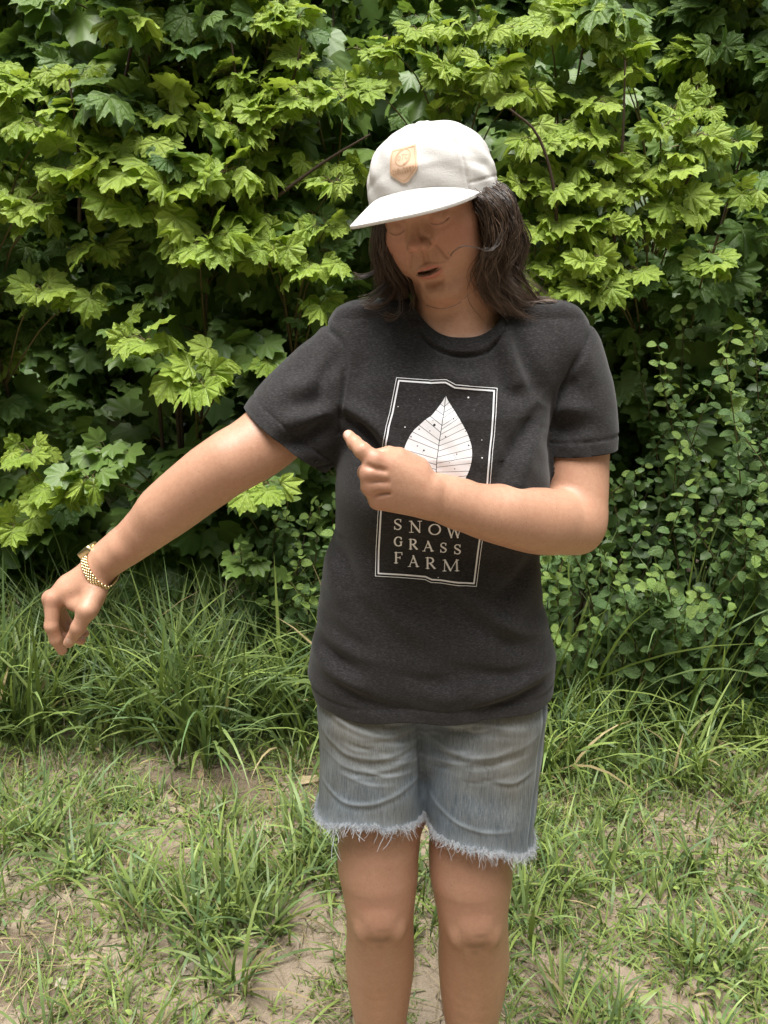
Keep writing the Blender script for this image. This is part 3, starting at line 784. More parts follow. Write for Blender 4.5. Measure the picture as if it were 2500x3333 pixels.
for sd, x, y, h, ns, sp, npt, lab in BACK:
    maple(sd, x, y, h, ns, sp, (.075, .115), .35, 1.15, .3, young=0).build('maple_tree', lab, 'maple tree', 'taller maples at the back of the thicket', ME_M, ME_Y, GEO_LO, MF_M, npt, sd)
# ---- round-leaved shrubs, right, and a little one left of the shirt
def shrub(seed, x, y, w, d, h0, h1, nst, sizes=(.030, .054)):
    r = np.random.default_rng(seed); pl = Plant((x, y, 0))
    for s in range(nst):
        bx, by = x + r.uniform(-w, w), y + r.uniform(-d, d); hh = (h0 + (h1 - h0) * (by - (y - d)) / (2 * d)) * r.uniform(.7, 1.15)
        o = np.array([r.normal(0, .25), -.22 + r.normal(0, .18)])
        P = spline([(bx, by, 0), (bx + o[0] * hh * .3, by + o[1] * hh * .2, hh * .6), (bx + o[0] * hh * .8, by + o[1] * hh * .75, hh)], 14)
        pl.stems.append((P, np.linspace(.0032, .0012, 14))) if s < 10 else pl.twig(P, np.linspace(.0032, .0012, 14))
        n = int(hh / .044)
        for k in range(int(n * .12), n + 1):
            t = k / n; f = t * 13; i = min(12, int(f)); c = P[i] * (1 - (f - i)) + P[i + 1] * (f - i); a = (k % 2) * math.pi / 2 + r.normal(0, .3)
            for sg in (1, -1):
                od = np.array([math.cos(a) * sg, math.sin(a) * sg - .25, .35]); sz = r.uniform(*sizes) * (1.1 - .35 * t ** 3)
                dd, nn = leaf_pose(r, od, .25, .55, .35); pl.leaf(c + unit(od) * .006, dd, nn, sz, t > .84 and r.random() < .8)
    return pl
SHRUBS = [(31, .62, 2.50, .26, .22, .50, 1.00, 44, 'round-leaved shrub next to the bent elbow'), (32, 1.08, 2.48, .26, .24, .48, 1.15, 50, 'round-leaved shrub with pale tips in the middle of the right side'), (33, 1.58, 2.50, .28, .26, .55, 1.30, 50, 'tallest round-leaved shrub at the right edge'),
          (34, 1.25, 2.90, .45, .20, 1.15, 1.45, 46, 'dark small-leaved shrub behind the right-hand shrubs'), (35, -.28, 2.62, .20, .16, .45, .80, 26, 'small round-leaved shrub in the gap left of the shirt'), (36, 2.15, 2.55, .28, .25, .6, 1.35, 36, 'round-leaved shrub outside the right edge'), (37, .28, 2.72, .25, .16, .6, 1.0, 26, 'low round-leaved shrub directly behind the person in the T-shirt')]
for sd, x, y, w, d, h0, h1, ns, lab in SHRUBS:
    shrub(sd, x, y, w, d, h0, h1, ns).build('leafy_shrub', lab, 'shrub', 'round-leaved shrubs below the maples', ME_OM, ME_OY, GEO_OLO, MF_S, 300 if sd < 36 else 40, sd)
# ---- the wood beyond and an unseen tree line added to narrow the light, each one dark mass
rw = np.random.default_rng(5)
def mass(n, x0, x1, y0, y1, z0, z1, s0, s1):
    p = np.column_stack([rw.uniform(x0, x1, n), rw.uniform(y0, y1, n), rw.uniform(z0, z1, n)])
    cl = (fbm(p[:, 0] * 1.1 + p[:, 1], p[:, 2] * 1.1, 3) > .36); p = p[cl]; n = len(p)
    d = rw.normal(0, 1, (n, 3)); d[:, 2] -= .6; d /= np.linalg.norm(d, axis=1, keepdims=True); nn = rw.normal(0, .6, (n, 3)) + (0, -.3, .8); nn -= d * (nn * d).sum(1, keepdims=True); nn /= np.linalg.norm(nn, axis=1, keepdims=True)
    sz = rw.uniform(s0, s1, n); M = np.stack([np.cross(d, nn), d, nn], 2) * sz[:, None, None]
    v, F, vn = GEO_LO[0]; k = [0, 1, 3, 5, 7, 9, 11, 13, 15, 17, 19, 21, 23]; v = v[[i for i in k if i < len(v)]]; m = len(v)
    F = np.array([(0, 1 + (i + 1) % (m - 1), 1 + i) for i in range(m - 1)])
    w = np.einsum('nij,vj->nvi', M, v) + p[:, None]; c = np.zeros((n, m, 3)); c[..., 1] = rw.random(n)[:, None] * .6
    return w.reshape(-1, 3), (F[None] + (np.arange(n) * m)[:, None, None]).reshape(-1, 3), c.reshape(-1, 3)
def wood(name, ps, label):
    o_ = 0; vs, fs, cs = [], [], []
    for v, F, c in ps: vs.append(v); fs.append(F + o_); cs.append(c); o_ += len(v)
    me = mesh_np(name, np.concatenate(vs), np.concatenate(fs)); vcol(me, 'vein', np.concatenate(cs))
    tag(link(name, me, MF_M), label, kind='stuff')
wood('woodland', [mass(9000, -5, 5, 4.1, 5.6, 0, 4.2, .11, .17), mass(9000, -9, 9, 5.6, 9.0, 0, 6.5, .22, .34)], 'dark leafy woodland mass behind the thicket')
wood('treeline_blocker', [mass(7000, -11, 11, -7.5, -5.2, 0, 8.5, .30, .46), mass(3500, 7, 9.5, -6, 4, 0, 7.5, .30, .46), mass(3500, -9.5, -7, -6, 4, 0, 7.5, .30, .46)], 'leafy tree line added out of view to narrow the light')  # unseen leaf masses added to block low light from front and sides
# ================================================================== the person
person = tag(empty('person', (.075, 1.10, 0)), 'person in white cap, charcoal T-shirt and cut-off denim shorts pointing at an outstretched arm', 'person')

# ---- materials
def mat_skin():
    t = NT('skin'); a = t.attr('tint'); v = t.coord('Object', (1, 1, 1))
    n = t.noise(v, 28, 4); n2 = t.noise(v, 160, 3)
    sp = t.n('ShaderNodeTexVoronoi', Vector=v, Scale=75.0, Randomness=1.0).outputs['Distance']
    base = t.mix(t.math('MULTIPLY', n, .7), (.535, .308, .205), (.425, .215, .135))
    base = t.mix(t.ramp(n2, [(.38, 0), (.72, .35)]), base, (.38, .185, .112))
    n4 = t.noise(v, 430, 2); base = t.mix(t.ramp(n4, [(.55, 0), (.72, .25)]), base, (.36, .17, .105)); base = t.mix(t.ramp(n4, [(.28, .25), (.42, 0)]), base, (.60, .385, .27))
    n5 = t.noise(t.coord('Object', (1, 1, .6)), 42, 3, .6, 1.0); base = t.mix(t.ramp(n5, [(.56, 0), (.74, .30)]), base, (.50, .225, .15))
    base = t.mix(t.ramp(sp, [(.055, .55), (.085, 0)]), base, (.22, .095, .055))
    col = t.mix(t.n('ShaderNodeSeparateColor', Color=a.outputs['Color']).outputs[0], base, (.46, .15, .12))       # red: flushed / lips
    sc = t.n('ShaderNodeSeparateColor', Color=a.outputs['Color'])
    col = t.mix(sc.outputs[1], col, (.085, .042, .026))                                                          # green: brows, lashes, scars, painted shade
    col = t.mix(sc.outputs[2], col, (.74, .50, .42))                                                             # blue: nails, teeth
    h = t.math('ADD', t.math('MULTIPLY', t.noise(v, 420, 2), .6), t.noise(v, 900, 2))
    b = t.pbsdf(Base_Color=col, Roughness=.44, Normal=t.bump(h, .30, .0010))
    b.inputs['Specular IOR Level'].default_value = .45
    b.inputs['Subsurface Weight'].default_value = .03
    b.inputs['Subsurface Radius'].default_value = (.010, .004, .002)
    b.inputs['Subsurface Scale'].default_value = .6
    return t.done(b)
def mat_shirt():
    t = NT('heather_jersey'); v = t.coord('Object', (260, 260, 1000)); w = t.coord('Object', (1, 1, 1))
    n = t.noise(v, 1, 2, .6); n2 = t.noise(t.coord('Object', (110, 110, 420)), 1, 3, .6); n3 = t.noise(w, 9, 3)
    c = t.ramp(t.math('ADD', t.math('MULTIPLY', n, .80), t.math('MULTIPLY', n2, .22)), [(.32, (.0115, .0108, .0110)), (.52, (.0240, .0228, .0232)), (.78, (.070, .067, .068))])
    c = t.mix(t.math('MULTIPLY', n3, .35), c, (.030, .027, .026))
    fuzz = t.noise(t.coord('Object', (700, 700, 1500)), 1, 2)
    b = t.pbsdf(Base_Color=c, Roughness=.95, Normal=t.bump(fuzz, .15, .0005))
    b.inputs['Specular IOR Level'].default_value = .15
    b.inputs['Sheen Weight'].default_value = .12
    b.inputs['Sheen Roughness'].default_value = .5
    return t.done(b)
def mat_denim():
    t = NT('washed_denim'); w = t.coord('Object', (1, 1, 1)); a = t.n('ShaderNodeSeparateColor', Color=t.attr('wear').outputs['Color'])
    slub = t.noise(t.coord('Object', (620, 620, 42)), 1, 3, .65); slub2 = t.noise(t.coord('Object', (170, 170, 14)), 1, 2, .6)
    hatch = t.noise(t.coord('Object', (220, 220, 900)), 1, 2)
    blot = t.noise(w, 11, 4)
    base = t.mix(t.ramp(blot, [(.36, 0), (.66, 1)]), (.110, .138, .165), (.170, .180, .172))
    s = t.math('ADD', t.math('MULTIPLY', slub, .68), t.math('ADD', t.math('MULTIPLY', slub2, .22), t.math('MULTIPLY', hatch, .18)))
    c = t.mix(t.ramp(s, [(.44, 0), (.74, .60)]), base, (.36, .39, .405))
    c = t.mix(t.ramp(s, [(.32, .50), (.48, 0)]), c, (.040, .055, .075))
    c = t.mix(t.math('MULTIPLY', a.outputs[0], .75), c, (.46, .52, .58))       # red: whitened creases and edges
    c = t.mix(t.math('MULTIPLY', a.outputs[1], .55), c, (.095, .130, .180))    # green: bluer unworn cloth
    c = t.mix(t.math('MULTIPLY', a.outputs[2], .50), c, (.175, .155, .115))    # blue: earth stain
    tw = t.n('ShaderNodeTexWave', Vector=t.coord('Object', (700, 700, 700)), Scale=.6).outputs['Fac']
    b = t.pbsdf(Base_Color=c, Roughness=.9, Normal=t.bump(t.math('ADD', s, t.math('MULTIPLY', tw, .25)), .5, .0012))
    b.inputs['Specular IOR Level'].default_value = .2
    return t.done(b)
def mat_simple(name, c, rough=.6, metal=0, noise=0, c2=None, bump=0, spec=.4, scale=80):
    t = NT(name); w = t.coord('Object')
    n = t.noise(w, scale, 4)
    col = t.mix(t.math('MULTIPLY', n, 1.0), c, c2 or [x * .85 for x in c])
    kw = {}
    if bump: kw['Normal'] = t.bump(t.noise(w, 900, 2), bump, .001)
    b = t.pbsdf(Base_Color=col, Roughness=rough, Metallic=metal, **kw)
    b.inputs['Specular IOR Level'].default_value = spec
    return t.done(b)
def mat_canvas():
    t = NT('cream_canvas'); w = t.coord('Object'); n = t.noise(w, 14, 4)
    c = t.mix(t.ramp(n, [(.4, 0), (.75, 1)]), (.66, .638, .612), (.54, .515, .492))
    wv = t.math('ADD', t.noise(t.coord('Object', (900, 900, 300)), 1, 2), t.noise(t.coord('Object', (300, 300, 900)), 1, 2))
    b = t.pbsdf(Base_Color=c, Roughness=.9, Normal=t.bump(t.math('ADD', wv, t.math('MULTIPLY', t.noise(w, 45, 3), 2.0)), .35, .001))
    b.inputs['Specular IOR Level'].default_value = .15
    return t.done(b)
def mat_hair():
    t = NT('brown_hair')
    h = t.n('ShaderNodeHairInfo'); rnd = h.outputs['Random']; ic = h.outputs['Intercept']
    c = t.ramp(rnd, [(0, (.012, .0075, .005)), (.4, (.026, .016, .0105)), (.8, (.070, .043, .028)), (1, (.17, .108, .07))])
    c = t.mix(t.math('MULTIPLY', t.math('POWER', ic, 2.0), .45), c, (.13, .075, .042))
    b = t.pbsdf(Base_Color=c, Roughness=.42)
    b.inputs['Specular IOR Level'].default_value = .55
    return t.done(b)
M_SKIN, M_SHIRT, M_DENIM, M_CANVAS, M_HAIR = mat_skin(), mat_shirt(), mat_denim(), mat_canvas(), mat_hair()

# ---- head
HC = np.array([.067, 1.092, 1.531]); HR = rotm(R(-24), R(22.5), R(-12)); HS = .955
CR = rotm(R(-28.75), R(10.6), R(-7.9))
def tolocal(f, c=HC, M=HR, s=HS):
    c32, m32, s32 = f32(c), f32(M), np.float32(s)
    return lambda p: f((p - c32) @ m32 / s32) * s32
def H2W(q, M=HR): return (np.asarray(q) * HS) @ M.T + HC
head = Solid()
head.u(ell((0, .010, .042), (.071, .090, .080)))
head.u(ell((0, -.024, -.012), (.0605, .055, .082)), .03)
for s in (1, -1):
    head.u(cone((s * .047, .000, -.056), (s * .016, -.062, -.092), .016, .013), .030)       # jaw
    head.u(ell((s * .042, -.022, -.058), (.019, .026, .022)), .024)                         # jaw muscle
    head.u(ell((s * .040, -.047, -.016), (.021, .020, .017)), .022)                         # cheekbone
    head.u(ell((s * .032, -.050, -.042), (.021, .021, .026)), .020)                         # cheek
    head.u(cone((s * .012, -.079, .022), (s * .042, -.060, .023), .0065, .0065), .018)      # brow
head.u(ell((0, -.0725, -.0935), (.0165, .0135, .0130)), .018)                                   # chin
head.u(ell((0, -.067, -.058), (.025, .0175, .022)), .020)                                    # muzzle
head.u(cone((0, -.078, .016), (0, -.0990, -.0155), .0050, .0064), .012)                      # nose bridge
head.u(ell((0, -.1000, -.0180), (.0082, .0090, .0076)), .007)
for s in (1, -1):
    head.u(cone((s * .0070, -.0770, .002), (s * .0110, -.0805, -.0190), .0050, .0066), .010)    # side of the nose
    head.u(ell((s * .0106, -.0895, -.0225), (.0058, .0095, .0062)), .005)
    head.c(ell((s * .0300, -.0850, .0035), (.0150, .0110, .0085)), .014)                    # socket
    head.u(ell((s * .0295, -.0652, .0018), (.0145, .0130, .0120)), .005)                    # lid over eyeball
    head.c(chain([(s * .0170, -.0775, -.0022), (s * .0240, -.0782, -.0048), (s * .0300, -.0778, -.0056), (s * .0360, -.0755, -.0048), (s * .0420, -.0715, -.0022)], [.0008, .0012, .0013, .0012, .0008], k=.0005, sub=1), .0015)  # lash crease
    head.c(ell((s * .0056, -.0925, -.0292), (.0032, .0046, .0040)), .0025)                   # nostril
    head.u(ell((s * .074, .012, -.008), (.008, .018, .030)), .008)                          # ear
    head.c(ell((s * .083, .008, -.004), (.006, .010, .018)), .006)
head.c(ell((0, -.0890, -.0760), (.016, .008, .0040)), .010)                                 # under the lower lip
def front(x, z):
    """depth of the face surface at (x, z)"""
    ys = np.linspace(-.125, -.03, 400).astype(np.float32); d = head(np.column_stack([np.full(400, x), ys, np.full(400, z)]).astype(np.float32))
    i = int(np.argmax(d < 0)); return float(ys[i])
def on_face(pts, off=0.0): return [(x, front(x, z) + off, z) for x, z in pts]
# creases: beside the nostrils, from nose to mouth, above the lids
for s in (1, -1):
    for pts, r, k in (([(s * .0150, -.0160), (s * .0168, -.0215), (s * .0155, -.0275)], .0013, .004),
                      ([(s * .0190, -.0290), (s * .0235, -.0390), (s * .0275, -.0480)], .0003, .005)):
        head.c(chain(on_face(pts, .0002), [r * .7, r, r * .5], k=.0005, sub=3), k)
head.c(chain(on_face([(0, -.0335), (0, -.0450)], 0), [.0012, .0016], k=.0005, sub=2), .006)   # groove over the lip
head.c(chain(on_face([(-.0110, -.0735), (0, -.0745), (.0110, -.0735)], .0), [.0010, .0020, .0010], k=.0005, sub=2), .008)   # under the lower lip
MX = np.linspace(-1, 1, 13)
UZ = -.0532 - .0032 * np.abs(MX) ** 1.6 + .0015 * np.exp(-((np.abs(MX) - .24) / .20) ** 2) + .0014 * MX
LZ = -.0640 + .0066 * np.abs(MX) ** 1.7 + .0014 * MX
UP = [(x * .0250, front(x * .0250, z) + .0012, z) for x, z in zip(MX, UZ)]; UR_ = [.0030 * (1 - .90 * abs(x) ** 1.7) + .0003 for x in MX]
LP = [(x * .0240, front(x * .0240, z) + .0016, z) for x, z in zip(MX, LZ)]; LR_ = [.0038 * (1 - .93 * abs(x) ** 1.7) + .0003 for x in MX]
SLIT = [(x * .0190, front(x * .0190, (u + l) / 2) + .0040, (u + l) / 2 - .0002) for x, u, l in zip(MX, UZ, LZ)]
lips_f = Solid().u(chain(UP, UR_, k=.001, sub=1)).u(chain(LP, LR_, k=.001, sub=1), .0006)
head.u(lips_f, .0022)
slit_f = chain(SLIT, [.0019 * (1 - .7 * abs(x + .25) ** 2) + .0003 for x in MX], np.array([0, 1., 0]), 3.2, k=.0004, sub=1)
head.c(slit_f, .0012)
CC = HC + (.001, 0, -.0364); CS = .955; CB = .040; CHT = .0962
def cap_shape(q):
    x, y, z = q[:, 0], q[:, 1], q[:, 2]
    t = (z - CB) / np.float32(CHT)
    ay = np.where(y < .01, .0915 + .006 * np.clip(t, 0, .6), .100)
    n = np.sqrt((x / .0828) ** 2 + ((y - .008) / ay) ** 2 + 1e-9)
    tt = np.where(t > 0, (n ** 2.4 + np.maximum(t, 0) ** 2.6) ** (1 / 2.4), n)
    return ((tt - 1) * .085).astype(np.float32), t, n
head_bare = head
def head(p):                                   # the skull stays inside the cap
    q = (H2W(p) - CC) @ CR / CS
    c = cap_shape(q)[0] + .0065 - 1.2 * np.maximum(.006 - (q[:, 2] - CB), 0)
    return smax(head_bare(p), f32(c), .008)
head_w = boxed(tolocal(head), HC - .15, HC + .16)

# ---- torso and limbs (world space)
NECK = [H2W((0, .022, -.045)), np.array([.098, 1.118, 1.405]), np.array([.095, 1.135, 1.33])]
SH_R, SH_L = V(775, 765, 1.135), V(1205, 765, 1.135)
core = Solid()
core.u(chain(NECK, [.054, .0525, .066]), .02)
core.u(cone((.092, 1.14, 1.345), SH_R + (.02, 0, .01), .055, .042), .03)
core.u(cone((.092, 1.14, 1.345), SH_L + (-.02, 0, .01), .055, .042), .03)
core.u(ell((.09, 1.115, 1.24), (.125, .078, .155)), .04)
core.u(ell((.085, 1.12, 1.02), (.118, .078, .16)), .05)
core.u(ell((.082, 1.130, .86), (.138, .072, .12)), .05)
for s in (1, -1):                                                                            # collar bones
    core.u(cone((.098 + s * .012, 1.062, 1.352), (.098 + s * .11, 1.105, 1.378), .008, .008), .016)
neck_head = Solid().u(head_w).u(core, .022)

# right arm, held out to the side
EL_R = V(497, 998, 1.045); WR_R = V(233, 1207, 1.075)
armr = Solid()
fd = WR_R - EL_R; fd /= np.linalg.norm(fd)
armr.u(chain([SH_R, V(640, 892, 1.09), V(560, 962, 1.06), EL_R], [.046, .044, .0415, .0385]))
armr.u(chain([EL_R, V(440, 1040, 1.05), V(365, 1100, 1.06), V(290, 1165, 1.07), WR_R], [.0375, .0375, .0355, .0275, .0215]), .012)
armr.u(cone(V(450, 1025, 1.045), V(350, 1100, 1.055), .024, .020), .03)                      # brachioradialis
armr.u(ell(V(476, 1028, 1.075), (.020, .022, .020)), .03)
wfl = np.array([0, 1., 0])
armr.u(cone(WR_R - fd * .03, WR_R + fd * .012, .0205, .0195, wfl, 1.38), .015)
MC = [R3(300, 1205, 1.050), R3(262, 1195, 1.068), R3(300, 1215, 1.086), R3(350, 1255, 1.102)]
CA = [R3(870, 965, 1.058), R3(835, 930, 1.068), R3(835, 940, 1.080), R3(860, 980, 1.092)]
for i in range(4):
    armr.u(cone(CA[i], MC[i], .0150, .0112 - .0004 * i), .012)
    if i < 3: armr.u(cone((CA[i] + CA[i + 1]) / 2 * .4 + (MC[i] + MC[i + 1]) / 2 * .6, (MC[i] + MC[i + 1]) / 2, .0115, .0080), .010)
armr.u(cone(WR_R, CA[1], .0195, .0175, wfl, 1.3), .014)
armr.u(cone(R3(800, 870, 1.070), R3(520, 1020, 1.066), .0165, .0145), .02)
armr.u(ell(R3(790, 1150, 1.062), (.020, .022, .024)), .014)
FR = [([MC[0], R3(272, 1560, 1.040), R3(328, 1735, 1.043), R3(412, 1880, 1.050)], [.0112, .0093, .0082, .0070]),
      ([MC[1], R3(296, 1575, 1.064), R3(405, 1690, 1.068), R3(500, 1700, 1.064)], [.0110, .0094, .0082, .0070]),
      ([MC[2], R3(372, 1560, 1.088), R3(530, 1690, 1.088), R3(660, 1745, 1.082)], [.0104, .0090, .0080, .0070]),
      ([MC[3], R3(460, 1510, 1.106), R3(600, 1610, 1.104), R3(712, 1655, 1.098)], [.0094, .0080, .0070, .0060])]
for P, r in FR: armr.u(chain(P, r, k=.004, sub=1), .0055)
THB = [R3(850, 1120, 1.046), R3(735, 1350, 1.024), R3(625, 1580, 1.024), R3(500, 1775, 1.032)]
armr.u(chain(THB, [.0155, .0118, .0095, .0076], k=.006, sub=1), .009)
armr.u(cone(R3(560, 1280, 1.045), R3(760, 1330, 1.035), .009, .0125), .012)                  # web
NAIL_R = R3(508, 1752, 1.0235)
# left arm, folded across the body
EL_L = R2(1375, 640, 1.072); WR_L = R2(672, 500, .958)
arml = Solid()
arml.u(chain([SH_L, R2(1375, 60, 1.125), R2(1382, 330, 1.105), R2(1385, 520, 1.085), EL_L], [.046, .0455, .0430, .0400, .0380]))
arml.u(ell(R2(1408, 708, 1.085), (.020, .021, .019)), .018)
arml.c(cone(R2(1235, 462, 1.035), R2(1330, 470, 1.035), .0022, .0015), .008)
arml.u(chain([EL_L, R2(1210, 632, 1.030), R2(1050, 600, 1.002), R2(880, 570, .978), WR_L], [.0400, .0415, .0385, .0315, .0240]), .016)
arml.u(cone(R2(1260, 590, 1.03), R2(1040, 555, .995), .026, .022), .02)
d2 = WR_L - R2(880, 570, .978); d2 /= np.linalg.norm(d2)
wv = np.array([.25, 0, 1.]); wv -= d2 * (wv @ d2); wv /= np.linalg.norm(wv)
arml.u(cone(WR_L - d2 * .03, WR_L + d2 * .008, .0215, .0205, wv, 1.28), .014)
ML = [R2(345, 312, .924), R2(322, 380, .921), R2(330, 450, .924), R2(365, 520, .931)]
CL = [R2(625, 445, .945), R2(625, 485, .943), R2(625, 520, .944), R2(630, 555, .948)]
for i in range(4):
    arml.u(cone(CL[i], ML[i], .0145, .0126 - .0004 * i), .009)
    if i < 3: arml.u(cone((CL[i] + CL[i + 1]) / 2, (ML[i] + ML[i + 1]) / 2, .0125, .0078), .010)
for (x0, y0, x1, y1, yy) in ((312, 346, 400, 366, .9105), (316, 416, 410, 424, .9105), (340, 487, 420, 480, .915)):
    arml.c(cone(R2(x0, y0, yy), R2(x1, y1, yy + .003), .0025, .0008), .006)
arml.u(cone(R2(560, 400, .947), R2(430, 330, .938), .014, .0125), .012)
arml.u(cone(R2(560, 360, .955), R2(470, 300, .948), .017, .013), .012)
FL_ = [([ML[0], R2(283, 262, .926), R2(243, 222, .940), R2(213, 186, .955)], [.0112, .0098, .0086, .0070]),
       ([ML[1], R2(303, 375, .956), R2(360, 385, .974), R2(440, 385, .972)], [.0116, .0104, .0090, .0080]),
       ([ML[2], R2(318, 452, .960), R2(375, 458, .977), R2(450, 450, .975)], [.0112, .0100, .0088, .0078]),
       ([ML[3], R2(355, 520, .962), R2(410, 525, .976), R2(470, 510, .972)], [.0106, .0092, .0082, .0072])]
for P, r in FL_: arml.u(chain(P, r, k=.003, sub=1), .0032)
arml.u(chain([R2(575, 385, .956), R2(490, 318, .953), R2(420, 288, .950), R2(358, 290, .946)], [.0150, .0120, .0108, .0086], k=.004, sub=1), .0028)
arml.c(cone(R2(335, 296, .934), R2(470, 316, .938), .0026, .0012), .005)
NAIL_L = R2(205, 176, .948)
# legs
legs = Solid()
HIP_R, HIP_L = np.array([.012, 1.125, .80]), np.array([.150, 1.125, .80])
legs.u(ell((.082, 1.130, .86), (.138, .072, .12)))
KN_R, KN_L = R4(528, 1370, 1.075), R4(1083, 1400, 1.075)
for hip, L in ((HIP_R, [R4(520, 1010, 1.085), R4(524, 1200, 1.08), KN_R, R4(530, 1560, 1.095), R4(528, 1740, 1.115), R4(530, 2000, 1.125)]),
               (HIP_L, [R4(1075, 1040, 1.085), R4(1078, 1220, 1.08), KN_L, R4(1090, 1560, 1.095), R4(1090, 1740, 1.115), R4(1078, 2000, 1.125)])):
    k = 1.0 if hip is HIP_R else 1.03
    an = np.array([L[-1][0] + .004, 1.135, .09])
    legs.u(chain([hip] + L + [an], [.075, .0640 * k, .0595 * k, .0535 * k, .0545 * k, .0570 * k, .0475 * k, .034]), .02)
    kn = L[2]
    legs.u(ell(kn + (0, -.0475, .010), (.021, .0105, .025)), .014)                              # knee cap
    for s in (1, -1):
        legs.u(ell(kn + (s * .027, -.0375, -.012), (.011, .012, .020)), .014)
    legs.u(chain([an, an + (0, -.05, -.045), an + (0, -.15, -.068)], [.034, .033, .020]), .02)
    legs.u(ell(an + (0, .02, -.058), (.030, .032, .031)), .02)
    for j in range(5):
        x = (j - 2) * .0165 * (1 if hip is HIP_R else -1)
        legs.u(cone(an + (x * .8, -.125, -.072), an + (x, -.185 + .012 * abs(j - 1), -.079), .011, .010 if j else .009), .008)

# ---- one continuous skin: pieces at the resolution each needs, bridged inside the clothes
def plane(c, n):
    c, n = f32(c), f32(n) / np.float32(np.linalg.norm(n)); return lambda p: (p - c) @ n
NCUT = plane(U(1495, 1118, 1.065) + (0, 0, -.028), (0, -.42, 1))
dR = V(640, 892, 1.09) - SH_R; dL = R2(1375, 60, 1.125) - SH_L
RCUT = plane(SH_R + dR * .7, dR); LCUT = plane(SH_L + dL * .7, dL)
TCUT = plane((0, 0, .69), (0, 0, -1))
base_all = Solid().u(core).u(cone(SH_R, SH_R + dR * .95, .046, .0437), .03).u(cone(SH_L, SH_L + dL * .95, .046, .0455), .03).u(legs, .02)
def near(a, d, r): f = cone(a, a + d * 1.3, r, r); return lambda p: -f(p)
def piece(f, lo, hi, h, cuts):
    v, F = surfnet(f, lo, hi, h); F = tri(F)
    for c in cuts: v, F, _ = clip(v, F, c(v))
    return v, F
arm_r = Solid().u(armr).u(core, .03); arm_l = Solid().u(arml).u(core, .03)
G = .003
pcs = [piece(neck_head, HC + (-.16, -.20, -.25), HC + (.16, .17, .17), .00120, [lambda p: NCUT(p) - G]),
       piece(armr, (-.58, .96, .82), (.06, 1.22, 1.45), .0020, [lambda p: np.maximum(RCUT(p) - G, -near(SH_R, dR, .09)(p))]),
       piece(arml, (-.16, .82, 1.0), (.40, 1.22, 1.45), .0020, [lambda p: np.maximum(LCUT(p) - G, -near(SH_L, dL, .09)(p))]),
       piece(legs, (-.11, .78, -.03), (.28, 1.24, .74), .0026, [lambda p: TCUT(p) - G])]
tv, tF = surfnet(base_all, (-.25, .95, .6), (.42, 1.27, 1.46), .0065); tF = tri(tF)
for c, ctr in ((NCUT, None), (RCUT, (SH_R + dR * .4, dR)), (LCUT, (SH_L + dL * .4, dL)), (TCUT, None)):
    g = -c(tv) - G
    if ctr is not None: g = np.maximum(g, -near(ctr[0], ctr[1], .062)(tv))
    tv, tF, _ = clip(tv, tF, g)
pcs.append((tv, tF))
vs, Fs, off = [], [], 0
for v, F in pcs: vs.append(v); Fs.append(F + off); off += len(v)
bv, bF = np.concatenate(vs), np.concatenate(Fs)
lps = loops_of(boundary_edges(bF))
def zip_loops(A, B):
    """faces between two facing boundary loops"""
    A, B = A[::-1], B
    pa, pb = bv[A], bv[B]
    k = int(((pb - pa[0]) ** 2).sum(1).argmin()); B = B[k:] + B[:k]; pb = bv[B]
    la = np.concatenate([[0], np.cumsum(np.linalg.norm(np.diff(np.vstack([pa, pa[:1]]), axis=0), axis=1))]); la /= la[-1]
    lb = np.concatenate([[0], np.cumsum(np.linalg.norm(np.diff(np.vstack([pb, pb[:1]]), axis=0), axis=1))]); lb /= lb[-1]
    i = j = 0; out = []
    while i < len(A) or j < len(B):
        if j >= len(B) or (i < len(A) and la[i + 1] <= lb[j + 1]): out.append((A[i % len(A)], A[(i + 1) % len(A)], B[j % len(B)])); i += 1
        else: out.append((A[i % len(A)], B[(j + 1) % len(B)], B[j % len(B)])); j += 1
    return out
nt = len(bv) - len(pcs[-1][0])                       # first vertex of the torso piece
lim = [l for l in lps if l[0] < nt and len(l) > 20]; tor = [l for l in lps if l[0] >= nt and len(l) > 12]
br_f = []
for l in lim:
    c = bv[l].mean(0); o_ = min(tor, key=lambda t: ((bv[t].mean(0) - c) ** 2).sum())
    if ((bv[o_].mean(0) - c) ** 2).sum() < .03 ** 2: br_f += zip_loops(l, o_)
    else: print('no match', c)
bF = np.concatenate([bF, np.array(br_f)])
body_me = mesh_np('body', bv, bF)
